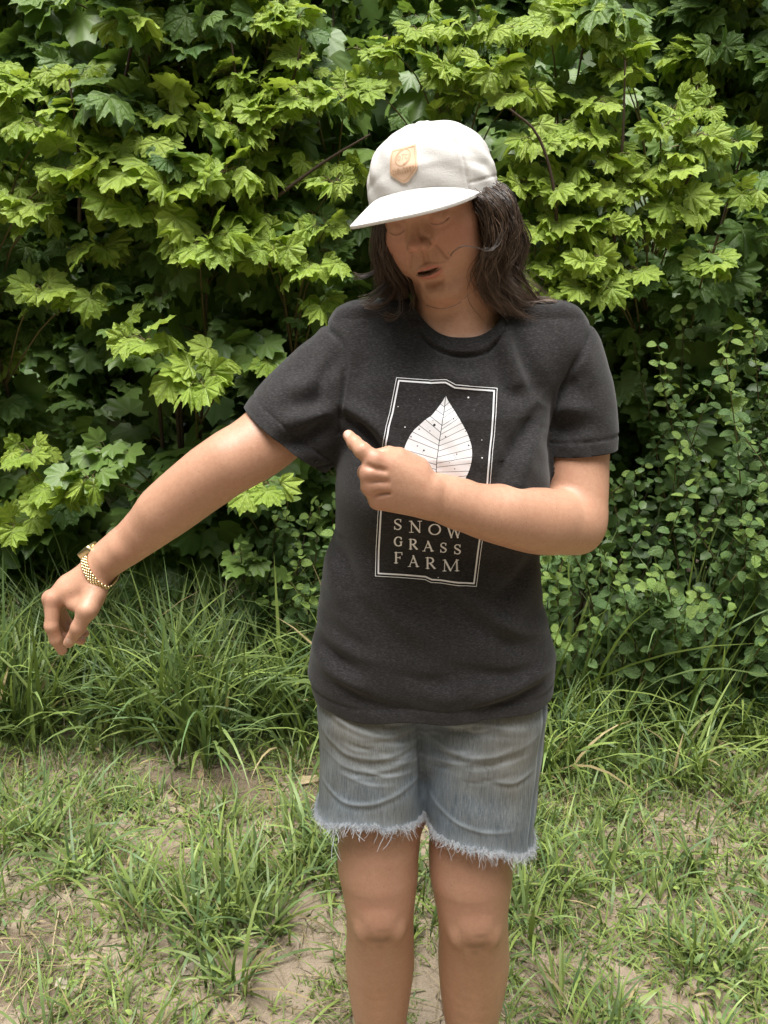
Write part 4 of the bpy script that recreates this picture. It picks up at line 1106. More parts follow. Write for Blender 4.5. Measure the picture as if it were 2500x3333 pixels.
# skin tints, with nose-crease and upper-leg shade painted in
tint = np.zeros((len(bv), 3), np.float32)
q = (bv - f32(HC)) @ f32(HR)
hd = bv[:, 2] > 1.36
lipd = np.where(hd, lips_f(q), 1)
tint[:, 0] = np.maximum(tint[:, 0], .80 * smooth01((.0006 - lipd) / .0010) * (q[:, 1] < -.068))
for s in (1, -1):
    r2 = (((q - f32((s * .040, -.060, -.024))) / f32((.026, .03, .022))) ** 2).sum(1)
    tint[:, 0] = np.maximum(tint[:, 0], .42 * np.exp(-r2) * hd)
    bd = cone((s * .012, -.086, .0185), (s * .044, -.066, .0215), .0040, .0022)(q)
    tint[:, 1] = np.maximum(tint[:, 1], .55 * smooth01((.0010 - bd) / .004) * hd * (q[:, 1] < -.05))
    lx = q[:, 0] * s; lz = q[:, 2] - (-.0058 + .0042 * ((lx - .0295) / .0125) ** 2)
    tint[:, 1] = np.maximum(tint[:, 1], .70 * smooth01((.0018 - np.abs(lz)) / .0014) * smooth01((.0135 - np.abs(lx - .0295)) / .003) * hd * (q[:, 1] < -.055))
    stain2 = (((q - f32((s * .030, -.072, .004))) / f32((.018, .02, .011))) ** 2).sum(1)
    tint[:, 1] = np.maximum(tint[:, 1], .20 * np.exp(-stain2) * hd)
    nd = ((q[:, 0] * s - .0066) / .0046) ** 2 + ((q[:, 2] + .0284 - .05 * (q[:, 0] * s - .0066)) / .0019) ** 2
    tint[:, 1] = np.maximum(tint[:, 1], .85 * np.exp(-nd * 1.2) * hd * (q[:, 1] < -.078))  # dark nostrils, with the crease shade below them painted in
tint[:, 0] = np.maximum(tint[:, 0], .40 * np.exp(-(((q - f32((0, -.100, -.019))) / f32((.014, .02, .014))) ** 2).sum(1)) * hd)
sl = np.where(hd, slit_f(q), 1)
tint[:, 1] = np.maximum(tint[:, 1], .92 * smooth01((.0002 - sl) / .0007) * hd)
for c, ax in ((NAIL_R, (.0050, .010, .0062)), (NAIL_L, (.0045, .010, .0052))):
    tint[:, 2] = np.maximum(tint[:, 2], .55 * smooth01((1.0 - (((bv - f32(c)) / f32(ax)) ** 2).sum(1)) * 3))
for K in (MC[:3] + ML[:4]):
    tint[:, 0] = np.maximum(tint[:, 0], .22 * np.exp(-((bv - f32(K)) ** 2).sum(1) / .016 ** 2))
def stain(c, r, amt, ch=1):
    tint[:, ch] = np.maximum(tint[:, ch], amt * np.exp(-(((bv - f32(c)) / f32(r)) ** 2).sum(1)))
for kn, a in ((KN_R, .26), (KN_L, .30)):
    for dx, dz, rx, rz, m in ((.006, .006, .016, .007, 1), (-.012, -.004, .010, .006, .7), (-.006, -.022, .020, .006, .8), (.012, -.030, .012, .006, .8), (.0, -.036, .009, .012, .9), (.016, .016, .010, .005, .5)):
        stain(kn + (dx, -.055, dz), (rx, .05, rz), a * m * 1.5)
    stain(kn + (.002, -.05, -.018), (.028, .05, .015), .50); stain(kn + (-.02, -.05, .012), (.012, .05, .010), .22); stain(kn + (.024, -.05, .010), (.010, .05, .012), .18)
    stain(kn + (0, -.05, .035), (.035, .05, .03), .10, 0)
tint[:, 1] = np.maximum(tint[:, 1], .22 * smooth01((.80 - bv[:, 2]) / .05) * smooth01((bv[:, 2] + .1 - .30) / .35) * (bv[:, 0] > -.12))  # leg tan, with shade painted in towards the shorts
for i in range(7): stain(R4(1010 + 4 * i, 1480 + 36 * i, 1.035), (.0022, .05, .0075), .42 - .02 * i)
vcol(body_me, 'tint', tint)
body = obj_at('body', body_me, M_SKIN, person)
tx = np.linspace(-.0100, .0125, 15); tz = np.interp(tx / .0190, MX, (UZ + LZ) / 2)
ty = np.array([front(x, z + .004) for x, z in zip(tx, tz)]); ty = np.polyval(np.polyfit(tx, ty, 2), tx) + .0050
tp = np.concatenate([np.column_stack([tx, ty - .0004 * (np.arange(15) % 2), tz + .0004]), np.column_stack([tx, ty, tz + .0045])])
obj_at('teeth', mesh_np('teeth', H2W(tp), np.array([(i, i + 1, 16 + i, 15 + i) for i in range(14)])), mat_simple('tooth_enamel', (.62, .56, .46), .35), person)
tag(body, 'tanned bare arms, legs and downturned face with parted lips')
# ================================================================== T-shirt
YT = 1.11
rows = [(700, 735, 1240), (800, 722, 1200), (890, 722, 1182), (950, 738, 1170), (1050, 731, 1165), (1140, 724, 1163), (1200, 704, 1163), (1290, 690, 1168),
        (1350, 682, 1184), (1400, 672, 1197), (1440, 666, 1195), (1490, 680, 1187), (1560, 690, 1182), (1640, 692, 1178)]
rz = np.array([V(900, v, YT)[2] for v, a, b in rows]); rl = np.array([V(a, v, YT)[0] for v, a, b in rows]); rr_ = np.array([V(b, v, YT)[0] for v, a, b in rows])
o = np.argsort(rz); rz, rl, rr_ = rz[o], rl[o], rr_[o]
zf = [.75, .85, .92, 1.0, 1.08, 1.16, 1.22, 1.27, 1.31, 1.35, 1.39]
yf = [1.002, .998, .997, 1.006, 1.008, .998, .992, 1.002, 1.022, 1.048, 1.080]
yb = [1.235, 1.235, 1.225, 1.205, 1.200, 1.205, 1.210, 1.210, 1.207, 1.200, 1.185]
def fold(p, pts, w, amp, sharp=1.0):
    """soft ridge (amp>0) or crease along a polyline given in view pixels, on the front of the cloth"""
    P = [V(u, v, 1.02) for u, v in pts]
    P = spline([(q[0], q[2], 0) for q in P], max(8, 4 * len(P)))[:, :2].astype(np.float32)
    x = p[:, [0, 2]]; best = np.full(len(p), 9, np.float32); tt = np.zeros(len(p), np.float32)
    for i in range(len(P) - 1):
        a, ab = P[i], P[i + 1] - P[i]
        t = np.clip(((x - a) @ ab) / (ab @ ab), 0, 1)
        d = np.sqrt(((x - a - t[:, None] * ab) ** 2).sum(1)); m = d < best
        best[m] = d[m]; tt[m] = (i + t[m]) / (len(P) - 1)
    fade = np.sin(np.pi * np.clip(tt * .94 + .03, 0, 1)) ** .6
    return amp * fade * np.exp(-(best / w) ** 2)
SHIRT_FOLDS = [  # (points, width, amplitude)
    ([(722, 900), (790, 935), (840, 1000)], .010, -.0075), ([(722, 880), (800, 912), (855, 965)], .012, .0050), ([(735, 935), (775, 1000), (790, 1060)], .014, -.004),
    ([(1185, 880), (1150, 920), (1095, 985), (1040, 1080)], .013, -.0070), ([(1180, 850), (1110, 850), (1085, 800), (1075, 740)], .013, -.0055),
    ([(1170, 925), (1130, 985), (1095, 1080)], .016, .0050), ([(1190, 860), (1150, 800), (1120, 720)], .012, -.0045), ([(1100, 690), (1105, 760), (1130, 840)], .016, .0045),
    ([(1060, 800), (1020, 830), (960, 818), (930, 830)], .012, .0035), ([(1030, 840), (980, 870), (960, 900)], .012, -.002),
    ([(1196, 1385), (1120, 1362), (1040, 1310), (985, 1245), (960, 1200)], .012, .0060), ([(1190, 1405), (1110, 1390), (1030, 1345), (980, 1280)], .012, -.0050),
    ([(672, 1400), (720, 1425), (780, 1442)], .011, -.0075), ([(668, 1430), (730, 1462), (800, 1478)], .012, .0060), ([(680, 1350), (740, 1380), (800, 1400)], .012, -.0050), ([(684, 1365), (760, 1402), (840, 1418)], .012, .0040),
    ([(720, 1475), (800, 1510), (900, 1520)], .011, -.0060), ([(1190, 1435), (1110, 1452), (1030, 1440), (960, 1430)], .012, -.0060), ([(1192, 1455), (1110, 1480), (1020, 1500)], .012, .0055),
    ([(1185, 1485), (1110, 1505), (1000, 1530)], .010, -.0050), ([(900, 1470), (960, 1490), (1060, 1470)], .014, .0045), ([(850, 1440), (930, 1458), (1000, 1450)], .012, -.004),
    ([(705, 1190), (740, 1230), (760, 1290)], .016, -.005), ([(700, 1215), (725, 1275), (735, 1330)], .016, .004), ([(1160, 1215), (1120, 1260), (1060, 1290)], .014, -.004),
    ([(780, 700), (790, 760), (770, 840)], .016, -.0030), ([(830, 700), (850, 780), (830, 860)], .020, .0030), ([(940, 750), (955, 800), (945, 870)], .020, .0025),
    ([(800, 1260), (860, 1330), (950, 1380)], .022, .0040), ([(780, 1290), (850, 1365), (940, 1412)], .018, -.0035), ([(1150, 1290), (1080, 1350), (1000, 1400)], .018, .0035)]
SLEEVE_FOLDS = [
    ([(735, 760), (690, 830), (690, 900)], .012, -.0055), ([(720, 890), (670, 905), (610, 915)], .012, .0050), ([(715, 910), (660, 950), (590, 962)], .014, -.0065),
    ([(700, 860), (640, 870), (590, 880)], .014, -.004), ([(690, 820), (640, 850), (570, 880)], .018, .004), ([(700, 730), (660, 790), (610, 830)], .016, -.003),
    ([(1190, 880), (1230, 850), (1270, 830)], .012, -.0060), ([(1185, 910), (1230, 895), (1290, 900)], .012, .0045), ([(1200, 800), (1235, 790), (1265, 800)], .012, -.0045),
    ([(1195, 840), (1225, 770), (1240, 720)], .014, .0045), ([(1215, 860), (1250, 760), (1245, 705)], .012, -.0050), ([(1180, 935), (1230, 945), (1300, 930)], .012, -.0035),
    ([(1240, 700), (1280, 770), (1300, 850)], .016, .003)]
NECK_X = .101
def gneck(p):
    x, y, z = p[:, 0], p[:, 1], p[:, 2]
    back = smooth01((y - 1.085) / .045)
    dx = np.abs(x - NECK_X)
    line = (1 - back) * (1.368 + .046 * (dx / .066) ** 2.7) + back * (1.392 + .018 * (dx / .066) ** 6)
    return np.where(dx < .078, (line - z) * .85, .03).astype(np.float32)
def torso_shirt(p):
    x, y, z = p[:, 0], p[:, 1], p[:, 2]
    L = interp(z, rz, rl); Rr = interp(z, rz, rr_); F = interp(z, zf, yf); B = interp(z, zf, yb)
    cx = (L + Rr) / 2; a = (Rr - L) / 2
    m = 1.108
    dy = np.where(y < m, (y - m) / (F - m) * -1, (y - m) / (B - m))
    ux = (x - cx) / a
    n = (np.abs(ux) ** 2.5 + np.abs(dy) ** 2.5) ** (1 / 2.5)
    d = (n - 1) * np.minimum(a, .108)
    return smax(d, np.maximum(z - 1.402, .76 - z), .02).astype(np.float32)
SLR_A, SLR_B = SH_R + (.0, 0, -.004), V(594, 962, 1.072)
SLL_A, SLL_B = SH_L + (.008, 0, -.004), V(1250, 1000, 1.108)
def bumps(p):
    """loose cloth: low irregular undulation"""
    q = p * np.float32(1)
    return (.0016 * np.sin(q[:, 0] * 61 + 3 * np.sin(q[:, 2] * 17)) * np.sin(q[:, 2] * 43 + 2.0 * np.sin(q[:, 0] * 29)) + .0008 * np.sin(q[:, 0] * 140 + q[:, 2] * 90 + 4 * np.sin(q[:, 2] * 31))).astype(np.float32)
shirt_t, slv_r, slv_l = Solid(), Solid(), Solid()
shirt_t.u(torso_shirt)
shirt_t.u(cone((.06, 1.135, 1.360), SH_R + (.012, .000, .008), .052, .050), .05)
shirt_t.u(cone((NECK_X, 1.130, 1.36), (NECK_X, 1.128, 1.40), .064, .058), .03)
shirt_t.u(cone((.14, 1.130, 1.352), SH_L + (-.012, .000, .008), .050, .050), .05)
shirt_t.u(ell((.018, 1.060, 1.165), (.052, .060, .050)), .06)
shirt_t.u(ell((.150, 1.060, 1.165), (.052, .060, .050)), .06)
slv_r.u(chain([SLR_A, (SLR_A + SLR_B) / 2 + (-.004, 0, .005), SLR_B], [.0600, .0620, .0640], sub=3))
slv_l.u(chain([SLL_A, (SLL_A + SLL_B) / 2 + (.008, 0, 0), SLL_B], [.0545, .0530, .0520], sub=3))
slv_r.u(cone(V(690, 900, 1.09), V(672, 1000, 1.085), .020, .012), .05)
def shirt_f(p):
    t, r, l = shirt_t(p), slv_r(p), slv_l(p)
    return smin(smin(t, r, .018), l, .016)
def shirt_disp(q):
    t, r, l = evalc(shirt_t, q), evalc(slv_r, q), evalc(slv_l, q)
    armn = np.minimum(r, l); dd = np.zeros(len(q), np.float32)
    ws = smooth01((t - armn + .012) / .024).astype(np.float32)
    fronts = q[:, 1] < 1.13
    qf = q[fronts]; da = np.zeros(len(qf), np.float32)
    for f in SHIRT_FOLDS: da += (1 - ws[fronts]) * fold(qf, *f)
    for f in SLEEVE_FOLDS: da += ws[fronts] * fold(qf, *f)
    dd[fronts] += da * smooth01((1.13 - qf[:, 1]) / .05)
    dd -= .0026 * np.exp(-((t - armn) / .0030) ** 2) * (q[:, 2] > 1.24)       # sleeve seam
    gn = gneck(q); nx = smooth01((.060 - np.abs(q[:, 0] - NECK_X)) / .014); dd += nx * (.0016 * smooth01((.0175 - gn) / .002) - .0022 * np.exp(-((gn - .0195) / .0024) ** 2))   # neck rib
    hz = q[:, 2] - HEMZ(q)
    dd -= .0013 * np.exp(-((hz - .021) / .0024) ** 2) * (armn > .01)          # hem stitching
    for (a, b) in ((SLR_A, SLR_B), (SLL_A, SLL_B)):
        dd -= .0010 * np.exp(-((CUFF(q, a, b) - .020) / .0022) ** 2) * (armn < t)
    lowm = .62 + .38 * smooth01((q[:, 2] - 1.0) / .1)
    return dd * 1.9 * lowm + .4 * bumps(q)
def HEMZ(p): return np.float32(.838) + np.float32(.03) * (p[:, 0] - np.float32(.08)) + np.float32(.003) * np.sin(p[:, 0] * 50)
SLR_N = V(530, 897, 1.07) - V(688, 1000, 1.07)
def CUFF(p, a, b):
    d = f32((b - a) / np.linalg.norm(b - a))
    if a is SLR_A:
        n = f32(np.array([-.652, -.10, -.76])); c = f32(V(608, 948, 1.06))
        n /= np.linalg.norm(n); return -((p - c) @ n) 
    c = f32(V(1244, 977, 1.10)); n = f32([.09, -.05, -1]); n /= np.linalg.norm(n)
    return -((p - c) @ n)
sv, sF = surfnet(shirt_f, (-.25, .93, .78), (.40, 1.27, 1.46), .0026, slack=3.2)
sF = tri(sF)
sn = grad(shirt_f, sv, evalc(shirt_f, sv)); sn /= np.linalg.norm(sn, axis=1, keepdims=True) + 1e-9
sv0 = sv; sv = f32(sv + sn * shirt_disp(sv)[:, None])
sv, sF, _ = clip(sv, sF, sv[:, 2] - HEMZ(sv))
def cuffg(p, a, b, s):
    g = CUFF(p, a, b)
    far = shirt_t(p) - s(p)                       # only on the sleeve itself
    return np.where((far > .003) & (s(p) < .025), g, 1).astype(np.float32)
sv, sF, _ = clip(sv, sF, cuffg(sv, SLR_A, SLR_B, slv_r))
sv, sF, _ = clip(sv, sF, cuffg(sv, SLL_A, SLL_B, slv_l))
sv, sF, _ = clip(sv, sF, gneck(sv))
# keep the largest island only
def main_island(v, F):
    lab = np.arange(len(v))
    for _ in range(400):
        m = lab[F].min(1); n = lab.copy(); np.minimum.at(n, F.ravel(), np.repeat(m, 3)); n = n[n]
        if (n == lab).all(): break
        lab = n
    u, c = np.unique(lab[F[:, 0]], return_counts=True)
    keep = lab[F[:, 0]] == u[c.argmax()]
    F = F[keep]; used = np.unique(F); mp = np.full(len(v), -1); mp[used] = np.arange(len(used))
    return v[used], mp[F]
sv, sF = main_island(sv, sF)
def with_lip(v, F, f, depth, inward=.0022):
    """turn the cut edges in, so the cloth has a thickness"""
    E = boundary_edges(F); ids = np.unique(E)
    g = grad(f, f32(v[ids]), evalc(f, f32(v[ids]))); g /= np.linalg.norm(g, axis=1, keepdims=True) + 1e-9
    # direction away from the opening: mean of neighbours inside
    m = np.full(len(v), -1); m[ids] = np.arange(len(ids))
    acc = np.zeros((len(ids), 3)); cnt = np.zeros(len(ids))
    for k in range(3):
        a = F[:, k]; sel = m[a] >= 0
        cen = v[F[sel]].mean(1); np.add.at(acc, m[a[sel]], cen - v[a[sel]]); np.add.at(cnt, m[a[sel]], 1)
    dirn = acc / cnt[:, None]; dirn /= np.linalg.norm(dirn, axis=1, keepdims=True) + 1e-9
    a1 = v[ids] - g * inward
    a2 = a1 + dirn * depth - g * .0005
    n = len(v); nv = np.concatenate([v, a1, a2]).astype(np.float32)
    k = len(ids); i0, i1 = m[E[:, 0]], m[E[:, 1]]
    Q = np.concatenate([np.stack([E[:, 1], E[:, 0], n + i0, n + i1], 1), np.stack([n + i1, n + i0, n + k + i0, n + k + i1], 1)])
    return nv, [F, Q]
sv2, sFL = with_lip(sv, sF, shirt_f, .012)
shirt_me = mesh_np('t_shirt', sv2, sFL)
t_shirt = obj_at('t_shirt', shirt_me, M_SHIRT, person)
tag(t_shirt, 'charcoal heather crew neck T-shirt with a white printed leaf')
SH_BVH = BVHTree.FromPolygons(sv.tolist(), sF.tolist())
CAMP = Vector((0, 0, CAM_H))
def cast(bvh, u, v):
    d = Vector(U(u, v, 1.0)) - CAMP; d.normalize()
    h = bvh.ray_cast(CAMP, d)
    return h[0], h[1]

# ---- white print: built flat as a 2-D field, cut out and laid on the cloth
def seg2(x, a, b, w):
    a, b = f32(a), f32(b); ab = b - a
    t = np.clip((x - a) @ ab / (ab @ ab + 1e-9), 0, 1)
    return np.sqrt(((x - a - t[:, None] * ab) ** 2).sum(1)) - np.float32(w / 2)
def pline(x, P, w):
    d = np.full(len(x), 1e9, np.float32)
    for i in range(len(P) - 1): d = np.minimum(d, seg2(x, P[i], P[i + 1], w if np.isscalar(w) else (w[i] + w[i + 1]) / 2))
    return d
def poly2(x, P):
    P = f32(P); d = np.full(len(x), 1e9, np.float32); ins = np.zeros(len(x), bool)
    for i in range(len(P)):
        a, b = P[i], P[(i + 1) % len(P)]
        d = np.minimum(d, seg2(x, a, b, 0))
        c = (a[1] > x[:, 1]) != (b[1] > x[:, 1])
        ins ^= c & (x[:, 0] < (b[0] - a[0]) * (x[:, 1] - a[1]) / (b[1] - a[1] + 1e-12) + a[0])
    return np.where(ins, -d, d)
def arc(cx, cy, rx, ry, a0, a1, n=18):
    t = np.radians(np.linspace(a0, a1, n)); return [(cx + rx * math.cos(k), cy - ry * math.sin(k)) for k in t]
TK, TN, SF = 17, 8, 9
def glyph(ch, x, bx):
    """serif capitals in a box (x0, y0, x1, y1), y down"""
    x0, y0, x1, y1 = bx; w, h = x1 - x0, y1 - y0
    X = lambda a: x0 + a * w
    Y = lambda a: y0 + a * h
    d = np.full(len(x), 1e9, np.float32)
    def ln(a, b, c, e, t):
        nonlocal d; d = np.minimum(d, seg2(x, (X(a), Y(b)), (X(c), Y(e)), t))
    def pl(P, t):
        nonlocal d; d = np.minimum(d, pline(x, P, t))
    def serif(a, b, l=.16): ln(a - l, b, a + l, b, 7)
    if ch == 'S':
        P = spline([(X(.88), Y(.24)), (X(.80), Y(.06)), (X(.45), Y(.0)), (X(.12), Y(.14)), (X(.18), Y(.36)), (X(.60), Y(.54)), (X(.90), Y(.72)), (X(.74), Y(.95)), (X(.40), Y(1.0)), (X(.14), Y(.90)), (X(.06), Y(.74))], 40)[:, :2]
        tt = np.linspace(-1, 1, 40); pl(P, list(TN + (TK - TN) * np.exp(-(tt / .38) ** 2)))
        ln(.90, .02, .88, .26, 8); ln(.05, .98, .06, .72, 8)
    elif ch == 'N':
        ln(.18, 0, .18, 1, TN); ln(.16, .02, .82, .98, TK); ln(.84, 0, .84, 1, TN); serif(.12, 0, .12); serif(.18, 1); serif(.84, 0)
    elif ch == 'O':
        P = arc(X(.5), Y(.5), w * .46, h * .49, 0, 360, 40); t = np.abs(np.cos(np.radians(np.linspace(0, 360, 40))))
        pl(P, list(TN + (TK - TN) * t))
    elif ch == 'W':
        ln(.06, 0, .30, 1, TK); ln(.30, 1, .50, .10, TN); ln(.48, .0, .72, 1, TK); ln(.72, 1, .94, 0, TN); serif(.06, 0, .1); serif(.47, 0, .1); serif(.94, 0, .08)
    elif ch == 'G':
        P = arc(X(.52), Y(.5), w * .46, h * .49, 42, 300, 34); t = np.abs(np.cos(np.radians(np.linspace(42, 300, 34)))); pl(P, list(TN + (TK - TN) * t))
        ln(.84, .05, .86, .30, 8); ln(.84, .55, .84, .92, TK * .8); ln(.68, .55, 1.0, .55, 7); ln(.60, .98, .84, .90, TN)
    elif ch == 'R':
        ln(.2, 0, .2, 1, TK); pl(arc(X(.42), Y(.26), w * .34, h * .26, 90, -90), [TN + (TK - TN) * math.cos(R(a)) for a in np.linspace(90, -90, 18)]); ln(.2, 0, .42, 0, TN); ln(.2, .52, .42, .52, TN)
        ln(.46, .54, .88, .99, TK); serif(.2, 1); serif(.12, 0, .1); ln(.86, 1, 1.0, 1, 7)
    elif ch == 'A':
        ln(.5, .0, .14, 1, TN); ln(.48, .0, .84, 1, TK); ln(.26, .64, .72, .64, TN); serif(.12, 1, .12); serif(.86, 1, .14)
    elif ch == 'F':
        ln(.25, 0, .25, 1, TK); ln(.1, 0, .95, 0, TN); ln(.25, .48, .72, .48, TN); ln(.94, 0, .95, .22, 8); ln(.72, .38, .72, .60, 7); serif(.25, 1, .2)
    elif ch == 'M':
        ln(.14, 0, .12, 1, TN); ln(.14, 0, .48, .96, TK); ln(.48, .96, .84, 0, TN); ln(.85, 0, .87, 1, TK); serif(.12, 1, .1); serif(.87, 1, .12); serif(.10, 0, .08); serif(.90, 0, .08)
    return d
FRAME = [(268, 88), (420, 100), (600, 112), (690, 106), (745, 106), (790, 130), (835, 155), (1030, 172), (1230, 190), (1222, 420), (1205, 640), (1188, 800), (1160, 1130), (1120, 1450), (1075, 1760), (1032, 2090), (860, 2080), (690, 2055), (600, 2050), (540, 2022), (300, 2002), (66, 1990), (72, 1750), (90, 1420), (112, 1100), (143, 700), (165, 560), (205, 420), (235, 260)]
cxy = np.array([648, 1085])
def inset(P, m):
    P = np.array(P, float); n = len(P); out = []
    for i in range(n):
        a, b, c = P[i - 1], P[i], P[(i + 1) % n]
        n1 = np.array([-(b - a)[1], (b - a)[0]]); n1 /= np.linalg.norm(n1); n2 = np.array([-(c - b)[1], (c - b)[0]]); n2 /= np.linalg.norm(n2)
        k = n1 + n2; k /= (k @ k) / 2; out.append(b + k * m)
    return out
LEAF_OUT = [(738, 250), (752, 290), (800, 370), (860, 465), (915, 560), (955, 640), (985, 740), (992, 840), (978, 930), (950, 1010), (905, 1090), (830, 1170), (740, 1225), (640, 1245), (540, 1220), (440, 1140), (370, 1030), (336, 900), (335, 800), (362, 715), (400, 640), (440, 585), (490, 540), (540, 495), (600, 455), (650, 395), (690, 340), (722, 290)]
LEAF_OUT = spline(LEAF_OUT + [LEAF_OUT[0]], 90)[:, :2]
VEINS = [((727, 370), (690, 343)), ((718, 448), (640, 395)), ((703, 545), (588, 455)), ((690, 612), (548, 490)), ((680, 690), (482, 542)), ((670, 735), (412, 602)), ((664, 782), (380, 668)), ((655, 866), (350, 780)), ((648, 920), (345, 835)), ((640, 965), (345, 880)), ((636, 1040), (360, 960)), ((636, 1110), (390, 1050)),
         ((733, 357), (768, 325)), ((726, 420), (802, 378)), ((718, 475), (815, 405)), ((708, 545), (855, 455)), ((702, 582), (865, 475)), ((694, 630), (895, 522)), ((684, 690), (925, 572)), ((672, 742), (950, 640)), ((670, 792), (975, 690)), ((665, 848), (990, 768)), ((658, 905), (990, 848)), ((652, 945), (980, 908)), ((648, 993), (958, 983)), ((645, 1052), (942, 1028)), ((645, 1080), (918, 1072)), ((640, 1150), (860, 1140))]
DOTS_W = [(957, 277, 9), (283, 366, 5), (350, 561, 6.5), (1085, 684, 5), (1088, 857, 7), (492, 296, 3), (668, 2003, 5), (1012, 400, 2.5), (1105, 245, 2.5)]
DOTS_D = [(631, 541, 12), (617, 498, 4.5), (485, 582, 7), (588, 597, 5.5), (407, 653, 7), (469, 742, 6.5), (530, 785, 9), (519, 800, 4), (818, 486, 5.5), (738, 653, 6.5), (930, 602, 5), (959, 737, 8), (844, 821, 6.5), (820, 832, 4), (836, 850, 4), (776, 900, 4), (826, 960, 6), (736, 1056, 5)]
WORDS = [('S', 240, 1437, 322, 1545), ('N', 382, 1456, 515, 1572), ('O', 570, 1486, 696, 1595), ('W', 745, 1506, 902, 1622), ('G', 240, 1606, 330, 1704), ('R', 380, 1629, 478, 1733), ('A', 512, 1650, 630, 1752), ('S', 682, 1666, 754, 1766), ('S', 815, 1682, 890, 1781),
         ('F', 238, 1757, 330, 1868), ('A', 372, 1789, 490, 1902), ('R', 540, 1807, 650, 1920), ('M', 705, 1830, 872, 1945)]
def print_mesh(name, fld, bx, cell, off=.0009):
    xs = np.arange(bx[0], bx[2] + cell, cell); ys = np.arange(bx[1], bx[3] + cell, cell)
    gx, gy = np.meshgrid(xs, ys); P = f32(np.stack([gx.ravel(), gy.ravel()], 1))
    g = -fld(P); n, m = len(xs), len(ys)
    j, i = np.meshgrid(np.arange(m - 1), np.arange(n - 1), indexing='ij'); a = (j * n + i).ravel()
    F = np.stack([a, a + 1, a + n + 1, a + n], 1)
    F = F[(g[F].max(1) > 0)]
    v3 = np.column_stack([P, np.zeros(len(P))]).astype(np.float32)
    v, T, _ = clip(v3, F, g)
    out = np.empty_like(v); nn = np.empty_like(v)
    for k, (x, y, _) in enumerate(v.tolist()):
        h, nr = cast(SH_BVH, 1200 + x * .339, 1200 + y * .339)
        if h is None: h, nr = Vector(U(1200 + x * .339, 1200 + y * .339, 1.03)), Vector((0, -1, 0))
        if nr.y > 0: nr = -nr
        out[k] = h + nr * off
    return mesh_np(name, out, T)
def mat_print():
    t = NT('white_print'); n = t.noise(t.coord('Object'), 240, 3)
    c = t.mix(t.ramp(n, [(.62, 0), (.85, .5)]), (.80, .80, .82), (.48, .48, .49))
    return t.done(t.pbsdf(Base_Color=c, Roughness=.7))
M_PRINT = mat_print()
def frame_f(x):
    return np.minimum(pline(x, FRAME + [FRAME[0]], 6.5), pline(x, inset(FRAME, 27) + [inset(FRAME, 27)[0]], 15))
def leaf_f(x):
    d = poly2(x, LEAF_OUT)
    cut = pline(x, [(738, 250), (727, 370), (700, 560), (676, 710), (655, 870), (645, 1010), (640, 1250)], 6.5)
    for a, b in VEINS: cut = np.minimum(cut, seg2(x, a, np.array(b) + (np.array(b) - a) * .06, 5.0))
    for X, Y, r in DOTS_D: cut = np.minimum(cut, np.hypot(x[:, 0] - X, x[:, 1] - Y) - r)
    return np.maximum(d, -cut)
def dots_f(x):
    d = np.full(len(x), 1e9, np.float32)
    for X, Y, r in DOTS_W: d = np.minimum(d, np.hypot(x[:, 0] - X, x[:, 1] - Y) - r)
    return d
for nm, f, bx, cell in (('printed_frame', frame_f, (50, 70, 1250, 2110), 5.5), ('printed_leaf', leaf_f, (325, 235, 1005, 1260), 4.0), ('printed_dots', dots_f, (270, 230, 1115, 2020), 4.5)):
    obj_at(nm, print_mesh(nm, f, bx, cell), M_PRINT, t_shirt)
for ch, a, b, c, d in WORDS:
    obj_at('printed_letter', print_mesh('printed_letter', lambda x: glyph(ch, x, (a + 6, b + 5, c - 6, d - 5)), (a - 14, b - 10, c + 14, d + 10), 3.2), M_PRINT, t_shirt)

# ================================================================== shorts
YS = 1.10
def rowsleg(L):
    z = np.array([R4(800, y, YS)[2] for y, a, b in L]); a = np.array([R4(a, y, YS)[0] for y, a, b in L]); b = np.array([R4(b, y, YS)[0] for y, a, b in L])
    o = np.argsort(z); return z[o], a[o], b[o]
LEGR = rowsleg([(0, 130, 835), (200, 146, 835), (350, 162, 830), (500, 170, 822), (700, 164, 805), (800, 146, 790), (860, 122, 782), (930, 112, 780), (1150, 100, 780)])
LEGL = rowsleg([(0, 730, 1545), (180, 735, 1540), (350, 740, 1512), (500, 752, 1488), (700, 772, 1458), (800, 792, 1440), (950, 808, 1436), (1040, 812, 1450), (1150, 815, 1455)])
def legtube(rows, ytilt):
    z_, a_, b_ = rows
    def f(p):
        x, y, z = p[:, 0], p[:, 1], p[:, 2]
        L = interp(z, z_, a_); Rr = interp(z, z_, b_); cx, a = (L + Rr) / 2, (Rr - L) / 2
        yf_ = interp(z, [.55, .62, .70, .80, .90], [1.000, 1.002, 1.008, 1.012, 1.015]); yb_ = interp(z, [.55, .62, .70, .80, .90], [1.175, 1.180, 1.195, 1.225, 1.235])
        m = (yf_ + yb_) / 2; b = (yb_ - yf_) / 2
        n = (np.abs((x - cx) / a) ** 2.25 + np.abs((y - m) / b) ** 2.25) ** (1 / 2.25)
        return ((n - 1) * np.minimum(a, b)).astype(np.float32)
    return f
tubeR, tubeL = legtube(LEGR, 0), legtube(LEGL, 0)
def f4(pts): return [((950 + x * .5425) / 1.507, (2200 + y * .5425) / 1.507) for x, y in pts]
